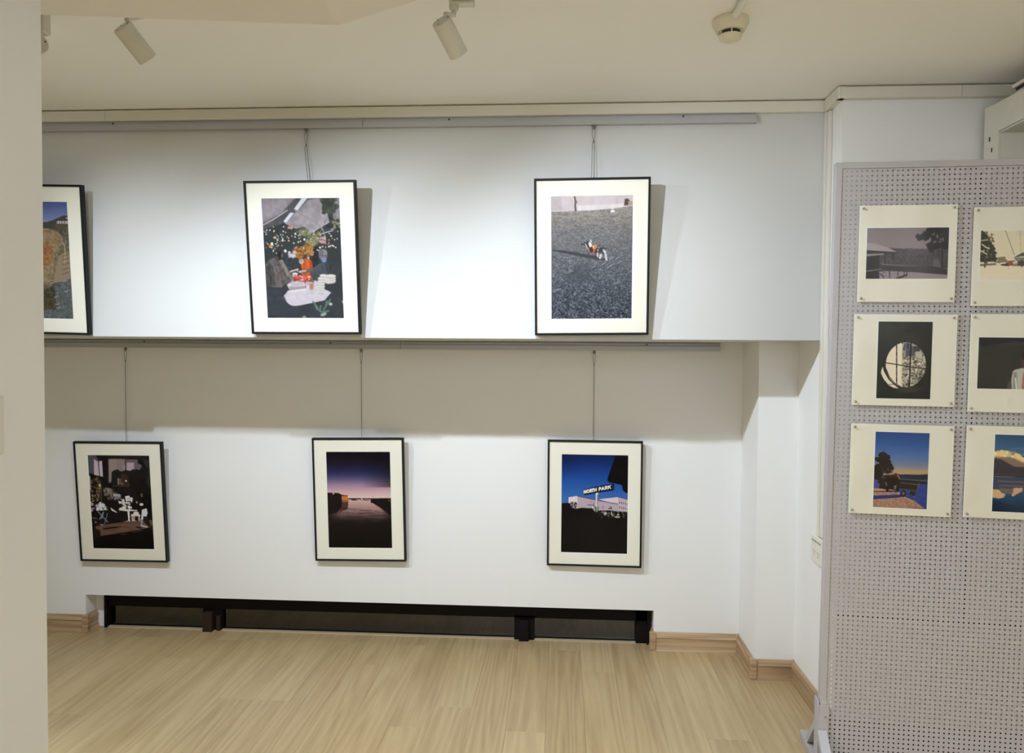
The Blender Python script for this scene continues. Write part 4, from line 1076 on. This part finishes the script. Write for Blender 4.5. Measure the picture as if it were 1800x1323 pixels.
YL = YB - 0.034
frame('black framed photograph of a rocky hillside, cut off by the left partition', paint_cliff, -2.152, -0.03, 1.474, 0.105, -0.020, 0.0)
frame('black framed photograph of a night food stall with an orange coat', paint_stall, -1.0245, -0.03, 1.4783, 0.1316, 0.0018, -0.0047)
frame('black framed photograph of a small dog on grey asphalt', paint_dog, 0.1158, -0.03, 1.4804, 0.1202, 0.0098, 0.0067, 0.4425)
frame('black framed photograph of a dark shop front with white tables', paint_cafe, -2.150, YL, 0.3665, 0.0752, 0.0075, -0.0018, pane='glass_low')
frame('black framed photograph of a harbour at dusk under violet sky', paint_dusk, -0.963, YL, 0.3985, 0.042, 0.0165, -0.006, pane='glass_low')
frame('black framed photograph of a North Park street sign under blue sky', paint_sign, 0.1610, YL, 0.400, 0.018, 0.0, -0.019, pane='glass_low')

# hanging wires
def hanger(label, X, yr, ztop, xb, yb_, zb, twin):
    t = thing('picture_hanger', label, 'picture wire', loc=(X, yr, ztop), group='picture wires hanging from the rails')
    mb = MB()
    mb.lathe([(0.0045, 0.0), (0.0045, 0.007), (0.006, 0.009), (0.006, 0.014), (0.003, 0.017)], Matrix.Translation((0, -0.002, -0.012)), 10)
    mb.lathe([(0.0022, 0), (0.0022, 0.016)], Matrix.Translation((-0.008, -0.002, -0.003)) @ Matrix.Rotation(PI / 2, 4, 'Y'), 8)
    mb.build('rail_hook', 'steel', t)
    lp = []
    n = 20
    for k in range(n):
        a = 2 * PI * k / n
        lp.append((0.0075 * math.sin(a) * (0.75 + 0.25 * math.cos(a)), -0.003, -0.032 + 0.026 * math.cos(a)))
    MB().tube(lp, 0.0010, 5, True).build('wire_loop', 'steel', t)
    MB().lathe([(0.0024, 0), (0.0024, 0.010)], Matrix.Translation((0, -0.003, -0.066)), 8).build('crimp', 'steel', t)
    end = Vector((xb - X, yb_ - yr, zb - ztop))
    offs = (-0.0045, 0.0045) if twin else (0.0,)
    for q in offs:
        MB().tube([(q * 0.3, -0.003, -0.06), (q, -0.003 + end.y * 0.1, -0.075), (end.x + q, end.y, end.z)], 0.0014 if not twin else 0.0012, 5).build('wire', 'steel', t)

hanger('doubled steel wire above the food stall photograph', -1.028, -0.012, 2.296, -1.001, -0.040, 2.02, True)
hanger('doubled steel wire above the dog photograph', 0.117, -0.012, 2.297, 0.112, -0.040, 2.02, True)
hanger('single thin wire above the shop front photograph', -2.145, YB - 0.012, 1.420, -2.141, YB - 0.018, 0.90, False)
hanger('single thin wire above the harbour photograph', -0.965, YB - 0.012, 1.420, -0.961, YB - 0.016, 0.92, False)
hanger('single thin wire above the street sign photograph', 0.154, YB - 0.012, 1.420, 0.155, YB - 0.007, 0.93, False)

# ------------------------------------------------------------------ perforated display panel
PX, PYY, PYAW = 0.880, -0.42, -0.0817
EP = Matrix.Translation((PX, PYY, 0)) @ Matrix.Rotation(PYAW, 4, 'Z')
LOC = Matrix.Rotation(0.0174, 4, 'X') @ Matrix.Rotation(0.0067, 4, 'Y')
panel = thing('display_panel', 'tall lavender-grey perforated display panel on white metal feet', 'display panel', mtx=EP)
PW_, PT, PB, LIP = 1.30, 2.037, 0.012, 0.0205
PITCH = 0.01565
def ppart(mb, name, m, local=True):
    o = mb.build(name, m, panel)
    if local:
        o.matrix_local = LOC
    return o
ppart(MB().bevbox(0, LIP, 0, 0.032, PB, PT, 0.001), 'frame_stile', 'panel')
ppart(MB().bevbox(PW_ - LIP, PW_, 0, 0.032, PB, PT, 0.001), 'frame_stile', 'panel')
ppart(MB().bevbox(LIP, PW_ - LIP, 0, 0.032, PT - 0.0205, PT, 0.001), 'frame_rail', 'panel')
ppart(MB().bevbox(LIP, PW_ - LIP, 0, 0.032, PB, PB + LIP, 0.001), 'frame_rail', 'panel')

def perforated(x0, z0, nx, nz, y, rad):
    i, k = np.meshgrid(np.arange(nx), np.arange(nz))
    cx = x0 + (i.ravel() + 0.5) * PITCH
    cz = z0 + (k.ravel() + 0.5) * PITCH
    h = PITCH / 2
    cor = np.array([(-h, -h), (h, -h), (h, h), (-h, h)])
    d = rad * math.sqrt(0.5)
    octo = np.array([(-d, -d), (0, -rad), (d, -d), (rad, 0), (d, d), (0, rad), (-d, d), (-rad, 0)])
    loc = np.concatenate([cor, octo])
    n = len(cx)
    v = np.zeros((n, 12, 3))
    v[:, :, 0] = cx[:, None] + loc[:, 0]
    v[:, :, 1] = y
    v[:, :, 2] = cz[:, None] + loc[:, 1]
    tri = []
    for c in range(4):
        c2 = (c + 1) % 4
        a, m_, b = 4 + 2 * c, 5 + 2 * c, 4 + (2 * c + 2) % 8
        tri += [(c, m_, a), (c, c2, m_), (c2, b, m_)]
    tri = np.array(tri)
    F = (tri[None] + (np.arange(n) * 12)[:, None, None]).reshape(-1, 3)
    me = bpy.data.meshes.new('perforated_sheet')
    me.vertices.add(n * 12); me.vertices.foreach_set('co', v.ravel())
    me.loops.add(F.size); me.loops.foreach_set('vertex_index', F.ravel())
    me.polygons.add(len(F)); me.polygons.foreach_set('loop_start', np.arange(0, F.size, 3))
    me.update(calc_edges=True)
    me.materials.append(M['panel'])
    o = bpy.data.objects.new('perforated_sheet', me)
    COL.objects.link(o)
    o.parent = panel
    o.matrix_local = LOC
    return o
NXH = int((PW_ - 0.024) / PITCH)
NZH = int((PT - 0.0215 - PB - 0.01) / PITCH)
ZS = PT - 0.0215 - NZH * PITCH
perforated(0.0192 - PITCH / 2, ZS, NXH, NZH, 0.0025, 0.0030)
# boards behind the sheet, close to it, with open joints between them
def board(x0, x1, z0, z1, ya, yb_):
    """ya: gap depth at the left, yb_: at the right"""
    vs = [(x0, ya, z0), (x1, yb_, z0), (x1, yb_, z1), (x0, ya, z1), (x0, ya + 0.004, z0), (x1, yb_ + 0.004, z0), (x1, yb_ + 0.004, z1), (x0, ya + 0.004, z1)]
    ppart(MB().add(vs, [(0, 1, 2, 3), (7, 6, 5, 4), (0, 4, 5, 1), (1, 5, 6, 2), (2, 6, 7, 3), (3, 7, 4, 0)]), 'backing_board', 'backer')
xs_ = 0.0192
jx = xs_ + PITCH * 27
rows = lambda z: PT - 0.0215 - PITCH * round((PT - 0.0215 - z) / PITCH)
jz = rows(0.5384) - PITCH / 2
z_end = rows(0.19)
board(xs_ + PITCH * 1.5, jx - 0.0015, jz + 0.002, PT - 0.02, 0.0034, 0.0100)
board(xs_ + PITCH * 0.5, xs_ + PITCH * 1.45, 0.98, PT - 0.02, 0.0032, 0.0036)
board(jx + 0.009, PW_ - 0.02, jz + 0.002, PT - 0.02, 0.0060, 0.0110)
board(xs_ + PITCH * 1.5, PW_ - 0.02, z_end, jz - 0.008, 0.0050, 0.0105)
ppart(MB().box(0.021, PW_ - 0.021, 0.024, 0.030, PB + 0.01, z_end + 0.004), 'rear_plate', 'dark')  # dark plate added so the lowest holes read as a black cavity
ppart(MB().box(0.0180, 0.0295, 0.010, 0.013, 0.25, PT - 0.03), 'shade_strip', 'dark')  # dark strip added so the holes along the lip look shaded
ppart(MB().box(jx - 0.03, jx + 0.04, 0.018, 0.024, jz, PT - 0.03), 'shade_strip', 'dark')  # dark strip added to blacken the holes at the upright joint
ppart(MB().box(0.05, PW_ - 0.05, 0.018, 0.024, jz - 0.03, jz + 0.03), 'shade_strip', 'dark')  # same added darkening behind the level joint

# feet
def foot(x, outer):
    mb = MB()
    mb.bevbox(x - 0.004, x + 0.030, -0.008, -0.0005, 0.0, 0.2265, 0.0008)
    mb.bevbox(x - 0.004, x + 0.030, 0.0325, 0.040, 0.0, 0.2265, 0.0008)
    mb.bevbox(x - 0.006, x - 0.001, -0.008, 0.040, 0.0, 0.2400, 0.0008)
    mb.build('foot_post', 'panel', panel)
    MB().bevbox(x - 0.009, x + 0.024, -0.20, 0.232, 0.0005, 0.026, 0.001).build('foot_bar', 'panel', panel)
    for s in (-1, 1):
        y0, y1 = (0.040, 0.165) if s > 0 else (-0.009, -0.150)
        z0 = 0.155 if s > 0 else 0.142
        w = 0.022
        d = Vector((0, y1 - y0, 0.026 - z0)).normalized()
        nrm = Vector((0, -d.z, d.y))
        if nrm.z > 0: nrm = -nrm
        A, B = Vector((0, y0, z0)), Vector((0, y1, 0.026))
        pts = [A, B, B + nrm * 0, Vector((0, y1 - s * w * 1.4, 0.026)), Vector((0, y0, z0 - w * 1.4))]
        pts = [A, B, Vector((0, y1 - s * w * 1.4, 0.026)), Vector((0, y0, z0 - w * 1.4))]
        vs = [(x - 0.006 + dx, p.y, p.z) for dx in (0, 0.030) for p in pts]
        MB().add(vs, [(0, 1, 2, 3), (7, 6, 5, 4), (0, 4, 5, 1), (1, 5, 6, 2), (2, 6, 7, 3), (3, 7, 4, 0)]).build('foot_brace', 'panel', panel)
    MB().lathe([(0.0042, 0), (0.0042, 0.003), (0.0032, 0.0045)], Matrix.Translation((x + 0.020, -0.0078, 0.187)) @ Matrix.Rotation(PI / 2, 4, 'X'), 6).build('bolt', 'bolt', panel)
foot(0.0, 1)
foot(PW_ - 0.026, -1)
ppart(MB().bevbox(-0.0005, LIP + 0.0005, -0.0015, 0.0335, 0.205, 0.237, 0.001), 'foot_bracket', 'panel')

# photographs in sleeves on the panel
def mounted(label, paint, x0, x1, z0, z1, px, pz, pw, ph, tilt=0.0):
    w, h = x1 - x0, z1 - z0
    base = EP @ LOC @ Matrix.Translation(((x0 + x1) / 2, -0.0035, z0)) @ Matrix.Rotation(tilt, 4, 'Y')
    t = thing('mounted_photo', label, 'mounted photograph', mtx=base, group='sleeved photographs pinned to the panel')
    a = w / 2
    MB().bevbox(-a, a, -0.0022, 0.0005, 0, h, 0.0006).build('mat_board', 'mat', t)
    cx, z = px - (x0 + x1) / 2, pz - z0
    m = 0.0022
    MB().box(cx - pw / 2 - m, cx + pw / 2 + m, -0.0026, -0.0022, z - m, z + ph + m).build('print_border', 'bevel', t)
    p = print_mesh('photo_print', paint(), pw, ph, t, -0.0029)
    p.location = (cx, 0, z)
    # clear sleeve, a little wider than the board, gently rippled
    n, k = 14, 10
    vs, fs = [], []
    q = np.random.RandomState(int(abs(x0 * 1000 + z0 * 77)))
    ph0, ph1 = q.uniform(0, 6), q.uniform(0, 6)
    for j in range(k + 1):
        for i in range(n + 1):
            xx = -a - 0.007 + (w + 0.011) * i / n
            zz = -0.003 + (h + 0.006) * j / k
            edge = max(0.0, 1 - i / 3.0)
            yy = -0.0036 - 0.0008 * (1 + math.sin(i * 0.9 + ph0 + j * 0.35)) - edge * 0.0035 * (1 + math.sin(j * 0.8 + ph1))
            vs.append((xx, yy, zz))
    for j in range(k):
        for i in range(n):
            s_ = j * (n + 1) + i
            fs.append((s_, s_ + 1, s_ + n + 2, s_ + n + 1))
    MB().add(vs, fs).build('clear_sleeve', 'sleeve', t, smooth=True)
    for sx in (-1, 1):
        for zz in (0.011, h - 0.011):
            MB().lathe([(0.0042, 0), (0.0042, 0.0012), (0.0030, 0.0022), (0.0015, 0.0026)], Matrix.Translation((sx * (a - 0.011), -0.0052, zz)) @ Matrix.Rotation(PI / 2, 4, 'X'), 10).build('push_pin', 'pin', t)
    return t

mounted('matted photo of a snowy porch roof under dark pine branches', paint_porch, 0.0765, 0.3735, 1.583, 1.8955, 0.225, 1.6582, 0.2485, 0.1640)
mounted('matted photo of a snowy street with a tall pine and a pavilion', paint_snow, 0.4225, 0.730, 1.571, 1.885, 0.569, 1.655, 0.2485, 0.1560)
mounted('matted photo looking out of a round window over a city', paint_roundwin, 0.0700, 0.3850, 1.245, 1.5433, 0.2278, 1.2685, 0.1655, 0.2510)
mounted('matted dark photo of a person in a white shirt', paint_shirt, 0.4250, 0.732, 1.231, 1.5456, 0.575, 1.3065, 0.2485, 0.1645)
mounted('matted photo of a farm cart by a pine under blue sky', paint_cart, 0.0700, 0.3870, 0.885, 1.183, 0.2290, 0.9085, 0.1660, 0.2497, 0.004)
mounted('matted photo of a sunlit cloud mirrored in still water', paint_clouds, 0.4240, 0.745, 0.887, 1.186, 0.5925, 0.9097, 0.1660, 0.2497, 0.004)

# ------------------------------------------------------------------ spotlights on their track
TRY = -0.985
t = thing('lighting_track', 'white lighting track on the ceiling above the spotlights', 'lighting track', loc=(-0.6, -0.948, CZ))
t.rotation_euler.z = math.radians(2.3)
MB().bevbox(-2.4, 2.2, -0.018, 0.018, -0.006, -e, 0.002).build('track_channel', 'lamp', t)
MB().box(-2.39, 2.19, -0.006, 0.006, -0.0065, -0.0055).build('track_slot', 'dark', t)

def spotlight(label, X, cent, direc, beam, power=1.0, head_l=0.096, head_r=0.0265, drop=0.0, ty=-0.93):
    """cent: centre of the mouth; direc: housing direction"""
    t = thing('track_spotlight', label, 'spotlight', loc=(X, ty, CZ - 0.006), group='white track spotlights')
    base = Vector((X, ty, CZ - 0.006))
    dz = Vector(direc).normalized()
    cap = Vector(cent) - dz * head_l
    ad = MB()
    ad.bevbox(-0.030, 0.038, -0.017, 0.017, -0.023 - drop, 0.0, 0.003)
    a = ad.build('track_adapter', 'lamp', t)
    MB().box(-0.022, 0.032, -0.0176, -0.0168, -0.019, -0.003).build('rating_label', 'label', a)
    MB().lathe([(0.0125, 0), (0.0125, 0.008), (0.014, 0.009), (0.014, 0.013)], Matrix.Translation((-0.018, 0, -0.0355 - drop)), 18).build('swivel_collar', 'lamp', t, True)
    # stem from collar to the rim of the cap
    z = dz
    xx = z.cross(Vector((0, 0, 1))).normalized()
    yy = xx.cross(z)          # up-ish on the cap
    piv = cap - base + yy * (head_r * 0.55) + xx * (head_r * 0.30) - z * 0.001
    top = Vector((-0.018, 0, -0.033 - drop))
    MB().tube([top, top + Vector((0, 0, -0.016)), piv + Vector((0, 0, 0.006)), piv + z * 0.012], 0.0065, 10).build('stem', 'lamp', t, True)
    R = Matrix((xx, yy, z)).transposed().to_4x4()
    R.translation = cap - base
    h = MB()
    h.lathe([(head_r - 0.0015, 0.0), (head_r, 0.0015), (head_r, head_l), (head_r - 0.002, head_l), (head_r - 0.003, head_l - 0.012)], R, 32, False, False)
    hd = h.build('lamp_head', 'lamp', t, True)
    cm = MB().lathe([(head_r - 0.0015, 0.0), (head_r - 0.0015, 0.002)], R, 32)
    co = cm.build('head_cap', 'lampcap', t)
    for ang in (150, 270, 30):
        q = Vector((math.cos(math.radians(ang)) * head_r * 0.72, math.sin(math.radians(ang)) * head_r * 0.72, -0.0006))
        MB().lathe([(0.0024, 0), (0.0024, 0.0012)], R @ Matrix.Translation(q), 8).build('screw', 'dark', co)
    MB().lathe([(head_r - 0.003, 0), (head_r - 0.003, 0.001)], R @ Matrix.Translation((0, 0, head_l - 0.012)), 24).build('lamp_lens', 'lens', t)
    l = bpy.data.lights.new('spot_beam', 'SPOT')
    l.energy = SPOT_POWER * power
    l.color = SPOT_COLOR
    l.spot_size = math.radians(SPOT_ANGLE)
    l.spot_blend = SPOT_BLEND
    l.shadow_soft_size = 0.016
    o = bpy.data.objects.new('spot_beam', l)
    COL.objects.link(o)
    m = Vector(beam).to_track_quat('-Z', 'Y').to_matrix().to_4x4()     # light aimed apart from its housing to brighten the lower wall
    m.translation = Vector(cent) + z * 0.006
    o.matrix_world = m
    return t
SPOT_ANGLE, SPOT_BLEND = 134, 1.0
spotlight('white track spotlight nearest the ceiling smoke detector', -0.285, (-0.283, -0.980, 2.205), (0.38, 0.66, -0.64), (0.52, 0.46, -0.85), 0.84)
spotlight('white track spotlight below the soffit edge, left of the middle', -1.150, (-1.141, -0.985, 2.205), (0.36, 0.66, -0.65), (0.34, 0.48, -0.87), 0.94, ty=-0.965)
spotlight('white track spotlight half hidden behind the left partition', -1.504, (-1.552, -0.886, 2.2735), (-0.755, 0.654, 0.05), (-0.6, 0.4, -0.70), 0.08, drop=0.054)

# ------------------------------------------------------------------ ceiling detector and pipe
t = thing('smoke_detector', 'round cream smoke detector on the ceiling', 'smoke detector', loc=(0.485, -0.735, CZ))
MB().lathe([(0.052, -0.0005), (0.0525, -0.004), (0.0525, -0.013), (0.050, -0.016), (0.044, -0.030), (0.040, -0.036)], None, 40).build('detector_body', 'det', t, True)
MB().lathe([(0.030, -0.036), (0.030, -0.047)], None, 32).build('vent_band', 'dark', t, True)
MB().lathe([(0.0335, -0.046), (0.0335, -0.051), (0.030, -0.057), (0.022, -0.061), (0.008, -0.063)], None, 36).build('detector_dome', 'det', t, True)
for k in range(6):
    a = 2 * PI * k / 6 + 0.95
    MB().box(-0.0016, 0.0016, -0.003, 0.003, -0.047, -0.034, Matrix.Rotation(a, 4, 'Z') @ Matrix.Translation((0, 0.031, 0))).build('vent_rib', 'det', t)
t = thing('conduit_pipe', 'white round conduit pipe running along the ceiling to the smoke detector', 'pipe', loc=(0.486, -0.79, CZ - 0.0115))
pts = [(0, 0.0, 0), (0.003, -0.12, 0), (0.012, -0.9, 0), (0.02, -2.0, 0)]
MB().tube(pts, 0.0105, 14).build('pipe_tube', 'pipe', t, True)
MB().lathe([(0.0115, 0), (0.0115, 0.012)], Matrix.Rotation(PI / 2, 4, 'X') @ Matrix.Translation((0, 0, -0.002)), 14).build('pipe_end', 'pipe', t, True)

# ------------------------------------------------------------------ white bracket on the pier, with a flat box on it
t = thing('wall_bracket', 'white painted steel bracket frame on the pier above the panel', 'bracket', loc=(1.50, YP, 2.0))
L_ = [(-0.033, -0.10), (-0.033, 0.291), (-0.10, 0.286), (-1.25, 0.262), (-1.25, 0.180), (-0.30, 0.186), (-0.122, 0.186), (-0.122, -0.10)]
MB().prism(L_, lambda a, b, s: Vector((s, a, b)), 0.0, 0.006).build('side_plate', 'bracket', t)
MB().bevbox(0.006, 0.50, -1.25, -0.123, 0.180, 0.186, 0.001).build('shelf_plate', 'bracket', t)
MB().bevbox(0.006, 0.50, -0.122, -0.036, -0.10, 0.183, 0.002).build('rear_plate', 'bracket', t)
for yy, zz in ((-0.068, 0.172), (-0.083, 0.131)):
    MB().bevbox(-0.0006, 0.0005, yy - 0.004, yy + 0.004, zz - 0.0075, zz + 0.0075, 0.0002).build('slot', 'dark', t)
t = thing('flat_box', 'flat white-topped dark box lying on the bracket at the right edge', 'box', loc=(1.51, -0.8, 2.2868))
def slab(z0, z1, g, x1=0.48):
    return MB().bevbox(g, x1 - g, -0.55 + g, 0.475 - g, z0, z1, 0.001)
slab(0.005, 0.012, 0.006).build('lower_tray', 'label', t)
slab(0.012, 0.024, 0.008).build('dark_core', 'dark', t)
slab(0.024, 0.036, 0.0).build('lid', 'bracket', t)
